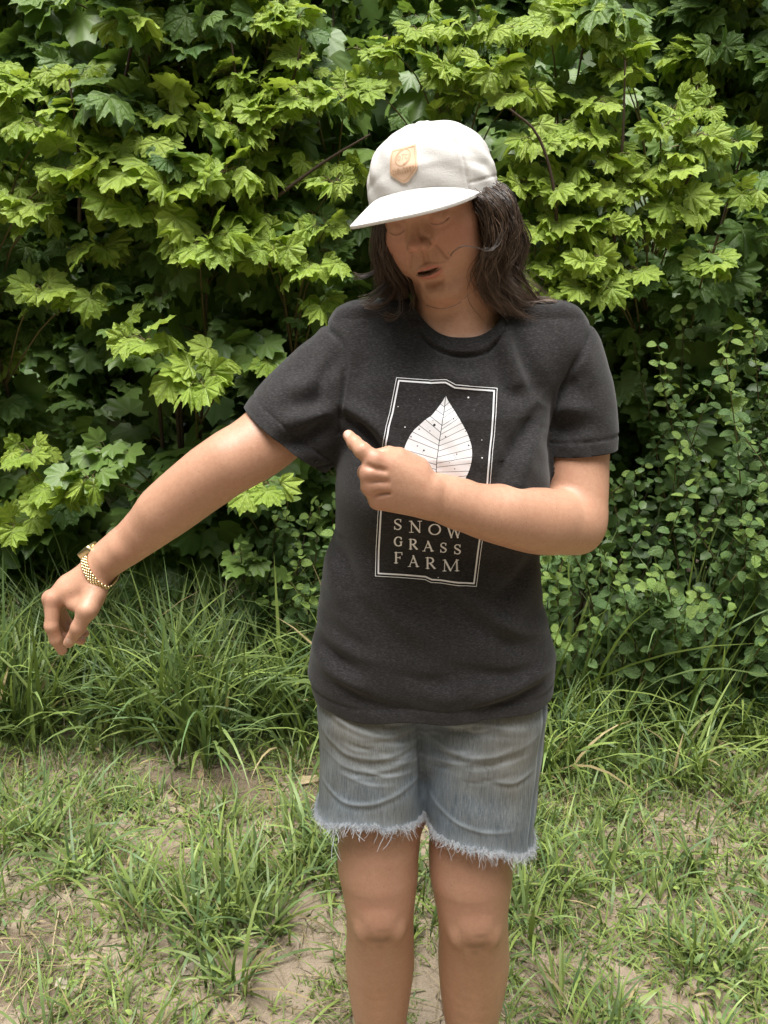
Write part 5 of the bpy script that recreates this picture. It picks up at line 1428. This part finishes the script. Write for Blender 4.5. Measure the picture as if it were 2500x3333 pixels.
SHORT_FOLDS = [(f4(p), w, a) for p, w, a in [
    ([(160, 230), (330, 300), (560, 350), (740, 340)], .0065, .0038), ([(165, 270), (340, 345), (560, 392), (750, 372)], .006, -.0030),
    ([(170, 390), (330, 460), (560, 470), (770, 420)], .0065, .0034), ([(175, 430), (330, 500), (560, 510), (775, 455)], .006, -.0028), ([(180, 500), (380, 545), (580, 540), (770, 490)], .007, .0026),
    ([(175, 700), (300, 745), (450, 742), (600, 705), (780, 640)], .0048, .0034), ([(175, 735), (300, 778), (450, 775), (600, 740), (780, 680)], .006, -.0018),
    ([(800, 330), (960, 290), (1150, 285), (1400, 330)], .0065, .0034), ([(800, 370), (980, 340), (1180, 345), (1420, 380)], .006, -.0030), ([(800, 400), (900, 440), (1100, 470), (1350, 440), (1490, 400)], .0075, .0034),
    ([(810, 450), (920, 490), (1110, 515), (1350, 480)], .006, -.0028), ([(830, 330), (860, 410), (940, 470)], .006, -.003), ([(1180, 590), (1320, 625), (1460, 600)], .0065, .0028), ([(1180, 625), (1320, 655), (1455, 640)], .006, -.0022),
    ([(820, 745), (900, 815), (1020, 870), (1180, 900), (1320, 905)], .0048, .0030), ([(790, 260), (900, 250), (1000, 262)], .006, .003), ([(768, 290), (780, 480), (788, 640), (792, 800)], .0055, -.020), ([(700, 330), (740, 300), (770, 290)], .006, -.004), ([(850, 320), (810, 300), (775, 290)], .006, -.004)]]
def shorts_f(p):
    r, l = tubeR(p), tubeL(p)
    kk = .008 + .028 * smooth01((p[:, 2] - .70) / .06)
    h_ = np.maximum(kk - np.abs(r - l), 0) / kk; d = (np.minimum(r, l) - h_ * h_ * kk * .25).astype(np.float32)
    # body above the crotch
    cz = np.float32(.800)
    hip = smin(r, l, .07) + .004
    w = smooth01((p[:, 2] - cz) / .04).astype(np.float32)
    d = d * (1 - w) + hip * w
    d = np.maximum(d, np.maximum(p[:, 2] - .93, .54 - p[:, 2]))
    return d
_rw = np.random.default_rng(8); WHISK = []
for _ in range(46):
    s_ = _rw.random() < .5; y_ = _rw.uniform(210, 620); x_ = _rw.uniform(330, 760) if s_ else _rw.uniform(800, 1300); l_ = _rw.uniform(60, 170); t_ = (.32 if not s_ else -.30) * _rw.uniform(.2, 1.1)
    WHISK.append((f4([(x_ - l_, y_ - t_ * l_ * -.6), (x_, y_ + 12), (x_ + l_, y_ + t_ * l_ * -.6)]), _rw.uniform(.0022, .0042), _rw.choice([-1, 1]) * _rw.uniform(.0010, .0026)))
def shorts_disp(q):
    dd = np.zeros(len(q), np.float32); fr = q[:, 1] < 1.13; qf = q[fr]; da = np.zeros(len(qf), np.float32)
    for f in SHORT_FOLDS: da += .42 * (.45 + 1.1 * fbm(qf[:, 0] * 22, qf[:, 2] * 30, 12)) * fold(qf, f[0], f[1] * .8, f[2])
    dd[fr] = da * smooth01((1.13 - qf[:, 1]) / .05)
    dd += .0010 * np.sin(q[:, 2] * 80 + 3 * np.sin(q[:, 0] * 40)) * np.sin(q[:, 0] * 60)
    for P_, w_, a_ in WHISK: dd[fr] += .5 * smooth01((1.13 - qf[:, 1]) / .05) * fold(qf, P_, w_, a_)
    sx = interp(q[:, 2], LEGL[0], LEGL[2])
    dd -= .010 * smooth01((q[:, 2] - .835) / .02)
    return dd - .0032 * np.exp(-((q[:, 0] - sx + .014) / .0026) ** 2) * (q[:, 1] < 1.12)     # outseam
def hemY(x, a, b): u = abs(2 * (x - a) / (b - a) - 1); return 1.003 + .052 * u ** 2.6
hemR = [R4(x, y, hemY(x, 112, 780)) for x, y in ((90, 855), (160, 890), (250, 915), (330, 905), (420, 918), (500, 905), (570, 925), (640, 905), (700, 885), (745, 850), (778, 815))]
hemL = [R4(x, y, hemY(x, 812, 1452)) for x, y in ((812, 850), (830, 890), (865, 938), (910, 968), (980, 1010), (1060, 1035), (1150, 1045), (1250, 1055), (1330, 1052), (1400, 1045), (1450, 1025))]
def hemg(p):
    r, l = tubeR(p), tubeL(p)
    zr = interp(p[:, 0], [q[0] for q in hemR], [q[2] for q in hemR]); zl = interp(p[:, 0], [q[0] for q in hemL], [q[2] for q in hemL])
    jag = .0018 * np.sin(p[:, 0] * 900 + p[:, 1] * 500) + .0015 * np.sin(p[:, 0] * 370 - p[:, 1] * 700)
    back = np.clip((p[:, 1] - 1.02) / .15, 0, 1) * np.where(r < l, .012, .006)
    return (p[:, 2] - np.where(r < l, zr, zl) - jag + back).astype(np.float32)
hv, hF = surfnet(shorts_f, (-.14, .95, .53), (.30, 1.27, .95), .0026, slack=1.8)
hF = tri(hF)
hn = grad(shorts_f, hv, evalc(shorts_f, hv)); hn /= np.linalg.norm(hn, axis=1, keepdims=True) + 1e-9
hv = f32(hv + hn * shorts_disp(hv)[:, None])
hv, hF, _ = clip(hv, hF, hemg(hv)); hv, hF, _ = clip(hv, hF, f32(.90 - hv[:, 2])); hv, hF = main_island(hv, hF)
hv2, hFL = with_lip(hv, hF, shorts_f, .010)
shorts_me = mesh_np('denim_shorts', hv2, hFL)
wear = np.zeros((len(hv2), 3), np.float32)
for f in SHORT_FOLDS + WHISK:
    if f[2] > 0: wear[:, 0] = np.maximum(wear[:, 0], fold(hv2, f[0], .0030, .80) * (hv2[:, 1] < 1.12) * (.35 + .9 * fbm(hv2[:, 0] * 60, hv2[:, 2] * 60, 4)))
hg = hemg(hv2)
wear[:, 0] = np.maximum(wear[:, 0], .95 * np.exp(-np.maximum(hg, 0) / .006))
inner = np.exp(-((hv2[:, 0] - .066) / .040) ** 2) * smooth01((hv2[:, 2] - .58) / .05)
wear[:, 1] = np.clip(np.maximum(inner * .9, .35 * np.exp(-((hg - .03) / .035) ** 2)), 0, 1)
for c, r in ((R4(300, 380, 1.01), .06), (R4(1300, 480, 1.01), .07), (R4(1380, 260, 1.01), .05), (R4(250, 300, 1.01), .05)):
    wear[:, 2] = np.maximum(wear[:, 2], np.exp(-((hv2 - f32(c)) ** 2).sum(1) / r ** 2))
sxx = interp(hv2[:, 2], LEGL[0], LEGL[2]); sd_ = np.abs(hv2[:, 0] - sxx + .014)
wear[:, 0] = np.maximum(wear[:, 0], .6 * np.exp(-((sd_ - .0052) / .0016) ** 2) * (hv2[:, 1] < 1.12)); wear[:, 1] = np.maximum(wear[:, 1], 1.0 * np.exp(-(sd_ / .002) ** 2) * (hv2[:, 1] < 1.12))
vcol(shorts_me, 'wear', wear)
shorts = obj_at('denim_shorts', shorts_me, M_DENIM, person)
tag(shorts, 'faded blue-grey cut-off denim shorts with frayed hems')
# frayed threads along the two hems
E = boundary_edges(hF); bp = hv[np.unique(E)]; bp = bp[bp[:, 2] < .80]
rg = np.random.default_rng(5)
def threads(n, lmin, lmax, rad, pick=None):
    P = bp if pick is None else bp[pick(bp)]
    i = rg.integers(0, len(P), n); b = P[i] + rg.normal(0, .0012, (n, 3)) + (0, 0, .003)
    L = rg.uniform(lmin, lmax, n) * (.35 + 1.5 * fbm(b[:, 0] * 34, b[:, 1] * 34, 6)) * 1.1; m = 7; t = np.linspace(0, 1, m)
    out = b - np.array([.082, 1.10, 0]); out[:, 0] = b[:, 0] - np.where(tubeR(f32(b)) < tubeL(f32(b)), .0, .155); out[:, 2] = 0; out /= np.linalg.norm(out, axis=1, keepdims=True) + 1e-6
    lean = out * rg.uniform(.0, .22, (n, 1)) + rg.normal(0, .20, (n, 3)) * (1, 1, .2)
    s = b[:, None] + L[:, None, None] * (t[None, :, None] * np.array([0, 0, -1]) + t[None, :, None] * lean[:, None] + (t ** 2)[None, :, None] * rg.normal(0, .30, (n, 1, 3)))
    w = rg.uniform(0, 6.3, (n, 1)); s[:, :, 0] += .0012 * np.sin(t[None] * 9 + w) * t; 
    return s, np.full((n, m), rad) * (1 - .4 * t[None])
ta = [threads(8000, .002, .008, .00028), threads(900, .007, .015, .00028), threads(9, .022, .036, .00036, lambda p: (p[:, 0] < .03) & (p[:, 1] < 1.05)), threads(14, .016, .026, .0005, lambda p: (p[:, 0] > -.08) & (p[:, 0] < .0) & (p[:, 1] < 1.04))]
M_THREAD = mat_simple('white_cotton_thread', (.33, .37, .43), .9, 0, 0, (.56, .57, .58), 0, .1, 60)
fr = hair_curves('frayed_hem', np.concatenate([a for a, b in ta]), np.concatenate([b for a, b in ta]), M_THREAD, shorts)
tag(fr, kind='stuff')

# ================================================================== cap
def cap_local(q):
    x, y, z = q[:, 0], q[:, 1], q[:, 2]
    d, t, n = cap_shape(q)
    a = np.arctan2(x, -(y - .008))                   # 0 = front
    for s in (-1.02, 1.02, 2.08, -2.08):
        da = (a - s) * np.maximum(n * .09, .004)
        d += .0022 * np.exp(-(da / .0019) ** 2) * (t > .0) - .0014 * np.exp(-((np.abs(da) - .0055) / .003) ** 2) * (t > 0)
    d += .0012 * np.exp(-((z - CB - .016) / .0016) ** 2) * (np.abs(a) > 1.02)
    d -= .0018 * np.sin(a * 7 + 9 * t) * np.sin(t * 6 + a * 2) * smooth01(t * 4) + .0016 * np.exp(-((t - .42 - .10 * np.sin(a * 2 + 1)) / .06) ** 2) * np.sin(a * 3.1 + .5)
    d = np.where(np.abs(a) < 1.0, d - .0008 * np.exp(-((t - .05) / .05) ** 2), d)
    return d.astype(np.float32)
def Wc(q): return (np.asarray(q) * CS) @ CR.T + CC

cap_f = lambda q: np.maximum(cap_local(q), CB - .003 - q[:, 2])
cv, cF = surfnet(lambda q: cap_local(q), (-.12, -.13, CB - .012), (.12, .14, .185), .0019, slack=1.8)
cF = tri(cF)
cv, cF, _ = clip(cv, cF, f32(cv[:, 2] - (CB - .004 * np.cos(np.arctan2(cv[:, 0], -cv[:, 1])) )))
cv, cF = main_island(cv, cF)
cv2, cFL = with_lip(cv, cF, cap_local, .012)
cap_o = obj_at('cap', mesh_np('cap', Wc(cv2), cFL), M_CANVAS, person)
tag(cap_o, 'cream canvas cap tilted low with a leather shield patch')
# button
bu = []
nph = 10
for i in range(6):
    th = i / 5 * math.pi / 2
    for j in range(nph):
        a = j / nph * 2 * math.pi
        bu.append((.0075 * math.cos(th) * math.cos(a), .008 + .0075 * math.cos(th) * math.sin(a), CB + CHT - .0005 + .0048 * math.sin(th)))
bF_ = [[i * nph + j, i * nph + (j + 1) % nph, (i + 1) * nph + (j + 1) % nph, (i + 1) * nph + j] for i in range(5) for j in range(nph)]
obj_at('button', mesh_np('button', Wc(bu), np.array(bF_)), M_CANVAS, cap_o)
# brim: a thick curved visor sheet
NA, NR_ = 49, 17
top = np.zeros((NR_, NA, 3))
for j in range(NA):
    a = (j / (NA - 1) - .5) * 2 * R(71)
    inn = np.array([.0835 * math.sin(a), .008 - .0918 * math.cos(a), CB + .004])
    s = j / (NA - 1) * 2 - 1
    L = .066 * (1 - abs(s) ** 3.2) ** .55
    out = np.array([.0868 * math.sin(a) * (1 + .02 * (1 - abs(s))), .008 - .0905 * math.cos(a) - L, 0])
    for i in range(NR_):
        r = i / (NR_ - 1)
        p = inn * (1 - r) + out * r
        fw = -(p[1] - (.008 - .0915 * math.cos(a)))
        p[2] = CB + .004 + .020 * (1 - s * s) * (1 - r) - .0108 * (max(fw, 0) / .07) ** 1.2 - .001 * abs(s) ** 2 + .004 * r * (1 - s * s)
        top[i, j] = p
def sheet(top, th):
    n, m = top.shape[:2]
    bot = top.copy(); bot[..., 2] -= th
    # rounded edge
    v = np.concatenate([top.reshape(-1, 3), bot.reshape(-1, 3)]); F = []
    for i in range(n - 1):
        for j in range(m - 1):
            a = i * m + j; F.append((a, a + 1, a + m + 1, a + m)); b = a + n * m; F.append((b + m, b + m + 1, b + 1, b))
    for j in range(m - 1):
        a = (n - 1) * m + j; F.append((a, a + 1, a + 1 + n * m, a + n * m)); a = j; F.append((a + n * m, a + 1 + n * m, a + 1, a))
    return v, np.array(F)
v, F = sheet(top, .0038)
brim = obj_at('brim', mesh_np('brim', Wc(v), F), M_CANVAS, cap_o)
bv_ = brim.modifiers.new('bevel', 'BEVEL'); bv_.width = .0015; bv_.segments = 2; bv_.limit_method = 'ANGLE'; bv_.angle_limit = R(50)
# leather shield patch with its stamped lettering
M_LEATHER = mat_simple('tan_leather', (.66, .45, .31), .8, 0, 0, (.60, .40, .27), .15, .4, 60)
M_STAMP = mat_simple('stamped_leather', (.42, .245, .135), .6, 0, 0, (.48, .29, .16), 0, .3, 60)
CAP_BVH = BVHTree.FromPolygons(cv.tolist(), cF.tolist())
def on_cap(a0, u, w, off):
    """u along the front, w up (head-space metres)"""
    a = a0 + u * .9 / .094
    c = Vector((0, .008, CB + .055 + w * .76)); d = Vector((math.sin(a), -math.cos(a), 0))
    h = CAP_BVH.ray_cast(c, d)
    p = h[0] if h[0] is not None else c + d * .1
    return np.array(p + d * off)
PA0 = R(6.5)
SHIELD = [(-.0215, .0235), (.0215, .0235), (.0220, -.0100), (.0205, -.0140), (.004, -.0285), (0, -.0300), (-.004, -.0285), (-.0205, -.0140), (-.0220, -.0100)]
def patch_mesh(name, fld, bx, cell, off, thick=0):
    xs = np.arange(bx[0], bx[2] + cell, cell); ys = np.arange(bx[1], bx[3] + cell, cell)
    gx, gy = np.meshgrid(xs, ys); P = f32(np.stack([gx.ravel(), gy.ravel()], 1)); g = -fld(P); n, m = len(xs), len(ys)
    j, i = np.meshgrid(np.arange(m - 1), np.arange(n - 1), indexing='ij'); a = (j * n + i).ravel()
    F = np.stack([a, a + 1, a + n + 1, a + n], 1); F = F[g[F].max(1) > 0]
    v, T, _ = clip(np.column_stack([P, 0 * P[:, 0]]).astype(np.float32), F, g)
    top = np.array([on_cap(PA0, x, y, off) for x, y, _ in v.tolist()])
    if not thick: return mesh_np(name, Wc(top), T)
    E = boundary_edges(T); k = len(v)
    low = np.array([on_cap(PA0, x, y, off - thick) for x, y, _ in v.tolist()])
    return mesh_np(name, Wc(np.concatenate([top, low])), [T, np.stack([E[:, 1], E[:, 0], E[:, 0] + k, E[:, 1] + k], 1)], smooth=False)
patch = obj_at('patch', patch_mesh('patch', lambda x: poly2(x, SHIELD), (-.025, -.033, .025, .026), .0016, .0022, .0026), M_LEATHER, cap_o)
for p in patch.data.polygons: p.use_smooth = True
def stamp(x):
    d = np.abs(poly2(x, np.array(SHIELD) * .88)) - .0004
    r = np.hypot(x[:, 0], x[:, 1] - .0085); a = np.degrees(np.arctan2(x[:, 1] - .0085, x[:, 0]))
    ring = np.minimum(np.abs(r - .0120) - .00045, np.where((np.abs(a - 55) < 35) | (np.abs(a + 125) < 35), 1, np.abs(r - .0100) - .0005))
    d = np.minimum(d, ring)
    def w(ch, cx, cy, s):
        P = {'O': [arc(0, 0, .36, .5, 0, 360, 14)], 'T': [[(-.4, -.5), (.4, -.5)], [(0, -.5), (0, .5)]], 'C': [arc(0, 0, .4, .5, 45, 315, 12)], 'L': [[(-.3, -.5), (-.3, .5), (.3, .5)]],
             'D': [[(-.3, -.5), (-.3, .5)], [(-.3, -.5)] + arc(-.05, 0, .4, .5, 80, -80, 9) + [(-.3, .5)]], 'W': [[(-.5, -.5), (-.25, .5), (0, -.4), (.25, .5), (.5, -.5)]], 'N': [[(-.35, .5), (-.35, -.5), (.35, .5), (.35, -.5)]],
             'E': [[(.3, -.5), (-.3, -.5), (-.3, .5), (.3, .5)], [(-.3, 0), (.2, 0)]], 'A': [[(-.4, .5), (0, -.5), (.4, .5)], [(-.22, .12), (.22, .12)]], 'R': [[(-.3, .5), (-.3, -.5)], [(-.3, -.5)] + arc(0, -.24, .28, .26, 80, -80, 7) + [(-.3, .02)], [(0, .02), (.34, .5)]],
             'S': [[(.3, -.38), (0, -.5), (-.3, -.32), (-.2, -.08), (.2, .1), (.32, .32), (0, .5), (-.32, .38)]], '*': [[(-.25, 0), (.25, 0)], [(0, -.25), (0, .25)]], ' ': []}[ch]
        k = np.full(len(x), 1e9, np.float32)
        for q in P: k = np.minimum(k, pline(x, [(cx + a_ * s * .9, cy - b_ * s) for a_, b_ in q], .0007))
        return k
    for i, ch in enumerate('OTC'): d = np.minimum(d, w(ch, (i - 1) * .0058, .0085, .0078 if ch == 'T' else .0062))
    for i, ch in enumerate('OLD TOWN'): d = np.minimum(d, w(ch, (i - 3.5) * .0044, -.0085, .0034))
    for i, ch in enumerate('*CELLARS*'): d = np.minimum(d, w(ch, (i - 4) * .0037, -.0138, .0032))
    return d
obj_at('stamped_lettering', patch_mesh('stamped_lettering', stamp, (-.021, -.028, .021, .023), .00055, .0026), M_STAMP, cap_o)
# ================================================================== hair
rh = np.random.default_rng(3)
def guide(pts): return spline([R1(*p) for p in pts], 16)
# right-hand lock groups, from the temple back round the head: (closeup px, px, depth)
GR = [guide([(985, 590, 1.050), (1030, 640, 1.024), (1090, 690, 1.022), (1120, 800, 1.024), (1108, 930, 1.030), (1085, 1060, 1.040), (1080, 1180, 1.055), (1100, 1290, 1.065)]),
      guide([(1030, 570, 1.060), (1130, 650, 1.030), (1195, 780, 1.030), (1165, 920, 1.034), (1100, 1040, 1.042), (1100, 1170, 1.055), (1180, 1300, 1.062), (1260, 1375, 1.070)]),
      guide([(1060, 550, 1.075), (1190, 630, 1.045), (1245, 770, 1.042), (1230, 900, 1.048), (1185, 1020, 1.055), (1170, 1150, 1.065), (1250, 1290, 1.070), (1380, 1385, 1.085)]),
      guide([(1090, 550, 1.090), (1230, 620, 1.070), (1262, 770, 1.065), (1258, 930, 1.070), (1212, 1060, 1.078), (1210, 1180, 1.085), (1310, 1310, 1.090), (1450, 1400, 1.100)]),
      guide([(1110, 550, 1.120), (1245, 640, 1.105), (1278, 790, 1.105), (1305, 930, 1.105), (1280, 1070, 1.108), (1285, 1180, 1.112), (1390, 1290, 1.115), (1520, 1405, 1.125)]),
      guide([(1160, 550, 1.150), (1235, 650, 1.150), (1290, 800, 1.150), (1300, 960, 1.150), (1260, 1090, 1.150), (1240, 1220, 1.155), (1280, 1330, 1.160), (1340, 1390, 1.165)]),
      guide([(1000, 600, 1.180), (1080, 760, 1.185), (1120, 930, 1.185), (1110, 1100, 1.185), (1110, 1230, 1.185), (1130, 1350, 1.180)])]
GL = [guide([(470, 700, 1.055), (425, 790, 1.060), (425, 900, 1.070), (450, 1030, 1.080), (510, 1150, 1.088), (560, 1240, 1.090), (590, 1310, 1.090)]),
      guide([(430, 700, 1.075), (400, 800, 1.080), (395, 920, 1.088), (412, 1060, 1.092), (440, 1190, 1.096), (480, 1290, 1.096), (510, 1370, 1.094)]),
      guide([(400, 700, 1.095), (385, 800, 1.100), (385, 930, 1.105), (398, 1070, 1.108), (425, 1200, 1.110), (420, 1300, 1.108), (440, 1390, 1.104)]),
      guide([(420, 690, 1.130), (400, 800, 1.135), (402, 940, 1.135), (425, 1080, 1.135), (440, 1200, 1.132), (470, 1300, 1.130), (460, 1370, 1.125)]),
      guide([(520, 680, 1.165), (480, 820, 1.170), (490, 960, 1.170), (520, 1090, 1.168), (560, 1200, 1.165), (600, 1280, 1.160), (620, 1340, 1.155)]),
      guide([(760, 640, 1.185), (740, 820, 1.190), (740, 980, 1.190), (740, 1110, 1.188), (730, 1210, 1.185), (720, 1300, 1.180)])]
def strands(G, n, nclump, spread, wave, rmax=.00042):
    G = np.array(G); k = len(G) - 1; m = G.shape[1]; t = np.linspace(0, 1, m)
    cl = rh.uniform(0, k - 1e-4, nclump); co = rh.normal(0, 1, (nclump, 3)) * spread; cw = rh.uniform(0, 6.28, (nclump, 2)); cs = rh.uniform(.70, 1.14, nclump)
    ci = rh.integers(0, nclump, n)
    u = np.clip(cl[ci] + rh.normal(0, .10, n), 0, k - 1e-4); i = u.astype(int); f = (u - i)[:, None, None]
    base = G[i] * (1 - f) + G[i + 1] * f
    ln = np.clip(cs[ci] * rh.uniform(.80, 1.04, n), .45, 1.14)
    # shorten / lengthen along the strand
    tt = t[None] * ln[:, None] * (m - 1); j = np.clip(tt.astype(int), 0, m - 2); g = (tt - j)[..., None]
    r = np.arange(n)[:, None]; base = base[r, j] * (1 - g) + base[r, j + 1] * g
    tight = (1 - .55 * t)[None, :, None]
    off = co[ci][:, None] * (.35 + .9 * t[None, :, None]) + rh.normal(0, 1, (n, 1, 3)) * .0036 * (1 - .72 * t)[None, :, None]
    w = np.stack([np.sin(t[None] * 13 + cw[ci, :1]), np.cos(t[None] * 11 + cw[ci, 1:]), 0 * t[None] + 0 * cw[ci, :1]], -1) * wave * t[None, :, None]
    fly = (rh.random(n) < .12)[:, None, None] * rh.normal(0, .010, (n, 1, 3)) * (t ** 1.5)[None, :, None]
    rad = rmax * rh.uniform(.7, 1.1, (n, 1)) * np.clip(1.15 - t[None] ** 3, .25, 1)
    return base + off + w + fly, rad
A = [strands(GR, 4400, 120, .0056, .0085), strands(GL, 2400, 60, .0032, .0036)]
# loose strands: one across the cheek, wisps by the shoulder and neck
def wisps(pts, n, sp, r=.00030):
    g = guide(pts); return g[None] + rh.normal(0, 1, (n, 1, 3)) * sp * np.linspace(.3, 1, 16)[None, :, None], np.full((n, 16), r)
A += [wisps([(1215, 760, 1.018), (1205, 900, 1.012), (1120, 965, 1.006), (1040, 945, 1.003), (950, 935, 1.000), (890, 965, .998), (862, 1000, .998)], 5, .0006, .00022),
      wisps([(1200, 850, 1.020), (1150, 950, 1.015), (1085, 965, 1.012), (1070, 1050, 1.020), (1030, 1180, 1.04)], 12, .0016, .00026),
      wisps([(700, 1330, 1.030), (760, 1350, 1.026), (830, 1352, 1.025), (920, 1320, 1.03), (1000, 1250, 1.036)], 2, .0014, .00017),
      wisps([(480, 1150, 1.09), (400, 1230, 1.085), (330, 1290, 1.085), (280, 1310, 1.085)], 26, .0040, .00026),
      wisps([(500, 1230, 1.085), (430, 1320, 1.075), (350, 1350, 1.07), (300, 1345, 1.07)], 26, .0036, .00026),
      wisps([(520, 1250, 1.08), (520, 1380, 1.062), (470, 1420, 1.058), (420, 1410, 1.055)], 16, .0036, .00024),
      wisps([(400, 1050, 1.10), (330, 1120, 1.10), (260, 1140, 1.10), (215, 1130, 1.10)], 14, .0028, .00024),
      wisps([(1330, 800, 1.08), (1375, 900, 1.08), (1350, 1010, 1.08), (1330, 1120, 1.085)], 16, .003, .00026),
      wisps([(1330, 1100, 1.09), (1400, 1240, 1.095), (1480, 1340, 1.10), (1535, 1420, 1.105)], 30, .0030, .00030),
      wisps([(560, 1090, 1.08), (600, 1200, 1.075), (610, 1290, 1.07), (600, 1350, 1.068)], 14, .003, .00026)]
HS_ = np.concatenate([a for a, b in A]); sh_ = HS_.shape; hp = f32(HS_.reshape(-1, 3))
low = hp[:, 2] < 1.47; ql = hp[low]
for _ in range(2):                                   # hair lies on the shirt, not in it
    d_ = evalc(shirt_f, ql); g_ = grad(shirt_f, ql, d_); g_ /= np.linalg.norm(g_, axis=1, keepdims=True) + 1e-6
    ql = f32(ql + g_ * np.clip(.004 - d_, 0, .012)[:, None])
hp[low] = ql
hair = hair_curves('hair', hp.reshape(sh_), np.concatenate([b for a, b in A]), M_HAIR, person)
tag(hair, 'long loose brown hair hanging from under the cap')

# ================================================================== wristwatch
M_GOLD = mat_simple('gold_metal', (.86, .70, .42), .30, 1, 0, (.80, .64, .36), 0, .5, 200)
M_GLASS = mat_simple('watch_glass', (.10, .085, .04), .12, 0, 0, (.16, .13, .06), 0, .6, 40)
M_STRAP = mat_simple('tan_lug', (.55, .25, .10), .5)
wc = R3(905, 828, 1.076) - fd * .007
ax = fd.copy()                                            # along the forearm
n0 = np.array([-.62, .10, .62]); n0 -= ax * (n0 @ ax); n0 /= np.linalg.norm(n0)   # back of the wrist
s0 = np.cross(ax, n0)                                      # round the wrist
BVH_R = BVHTree.FromPolygons(pcs[1][0].tolist(), pcs[1][1].tolist())
def wrist_pt(a, off, along):
    d = n0 * math.cos(a) + s0 * math.sin(a); c = wc + ax * along
    h = BVH_R.ray_cast(Vector(c), Vector(d), .09)
    r = np.linalg.norm(np.array(h[0]) - c) if h[0] is not None else .022
    return c + d * (r + off), r
angs = np.linspace(-math.pi, math.pi, 73)
rad_ = np.clip(np.array([wrist_pt(a, 0, 0)[1] for a in angs]), .015, .036); rad_ = np.convolve(np.concatenate([rad_[-7:-1], rad_, rad_[1:7]]), np.ones(5) / 5, 'same')[6:-6]
def wp(a, off, along):
    d = n0 * math.cos(a) + s0 * math.sin(a)
    return wc + ax * along + d * (np.interp((a + math.pi) % (2 * math.pi) - math.pi, angs, rad_) + off)
def slab(corners_top, thick_dir, th, bev=.18):
    """small raised block: base quad + smaller top quad"""
    b = np.array(corners_top); c = b.mean(0)
    t_ = c + (b - c) * (1 - bev) + thick_dir * th
    v = np.concatenate([b, t_]); F = [(3, 2, 1, 0), (4, 5, 6, 7)] + [(i, (i + 1) % 4, 4 + (i + 1) % 4, 4 + i) for i in range(4)]
    return v, F
watch = obj_at('wristwatch', None, None, person) if False else None
def merged(parts):
    vs, fs, o = [], [], 0
    for v, F in parts: vs.append(v); fs += [tuple(i + o for i in f) for f in F]; o += len(v)
    return np.concatenate(vs), np.array(fs)
# case: rounded rectangle on the back of the wrist
def rrect(w, h, r, n=6):
    P = []
    for cx, cy, a0 in ((w - r, h - r, 0), (-w + r, h - r, 90), (-w + r, -h + r, 180), (w - r, -h + r, 270)):
        for k in range(n): a = R(a0 + 90 * k / (n - 1)); P.append((cx + r * math.cos(a), cy + r * math.sin(a)))
    return np.array(P)
cc, _ = wrist_pt(0, 0, 0)
def lay(P, h): return cc + P[:, :1] * s0 + P[:, 1:] * ax + n0 * h
RR = rrect(.0128, .0120, .0042)
rings = [(1.0, -.003), (1.03, .002), (1.0, .0060), (.94, .0075), (.86, .0078)]
v = np.concatenate([lay(RR * s, h) for s, h in rings]); m = len(RR)
F = [(i * m + j, i * m + (j + 1) % m, (i + 1) * m + (j + 1) % m, (i + 1) * m + j) for i in range(len(rings) - 1) for j in range(m)]
case = obj_at('watch', mesh_np('watch', v, np.array(F)), M_GOLD, person)
tag(case, 'gold wristwatch with a square face and link bracelet')
gl = np.concatenate([lay(RR * .87, .0076), lay(RR * .5, .0084), lay(RR[:1] * 0, .0085)])
Fg = [(j, (j + 1) % m, m + (j + 1) % m, m + j) for j in range(m)]; Fg2 = [(m + j, m + (j + 1) % m, 2 * m) for j in range(m)]
obj_at('glass', mesh_np('glass', gl, [np.array(Fg), np.array(Fg2)]), M_GLASS, case)
cr = [lay(np.array([[.0150 + .0035 * k, .003 + 0]]), .003)[0] for k in (0, 1)]
cv_, cF2 = tubes([[lay(np.array([[0, -.0120]]), .003)[0], lay(np.array([[0, -.0150]]), .003)[0]]], [[.0022, .0022]], 8)
obj_at('crown', mesh_np('crown', cv_, cF2), M_GOLD, case)
link_me = None
parts = []
a0 = .62
arcs = np.linspace(a0, 2 * math.pi - a0, 34)
for i in range(len(arcs) - 1):
    for j in range(5):
        sh = .5 if j % 2 else 0
        a, b = arcs[i] + sh * (arcs[1] - arcs[0]), arcs[i] + (sh + .9) * (arcs[1] - arcs[0])
        wdt = .0060; y0, y1 = -wdt + 2 * wdt * j / 5 + .0002, -wdt + 2 * wdt * (j + 1) / 5 - .0002
        C = [wp(a, .0014, y0), wp(b, .0014, y0), wp(b, .0014, y1), wp(a, .0014, y1)]
        mid = (a + b) / 2; parts.append(slab(C, n0 * math.cos(mid) + s0 * math.sin(mid), .0024))
bv3, bF3 = merged(parts)
br = obj_at('bracelet', mesh_np('bracelet', bv3, bF3, smooth=False), M_GOLD, case)
# backing strap under the links, so no skin shows between them
P = [];
for a in np.linspace(.35, 2 * math.pi - .35, 60): P += [wp(a, .0018, -.0058), wp(a, .0018, .0058)]
obj_at('bracelet_backing', mesh_np('bracelet_backing', np.array(P), np.array([(2 * i, 2 * i + 1, 2 * i + 3, 2 * i + 2) for i in range(59)])), M_GOLD, case)
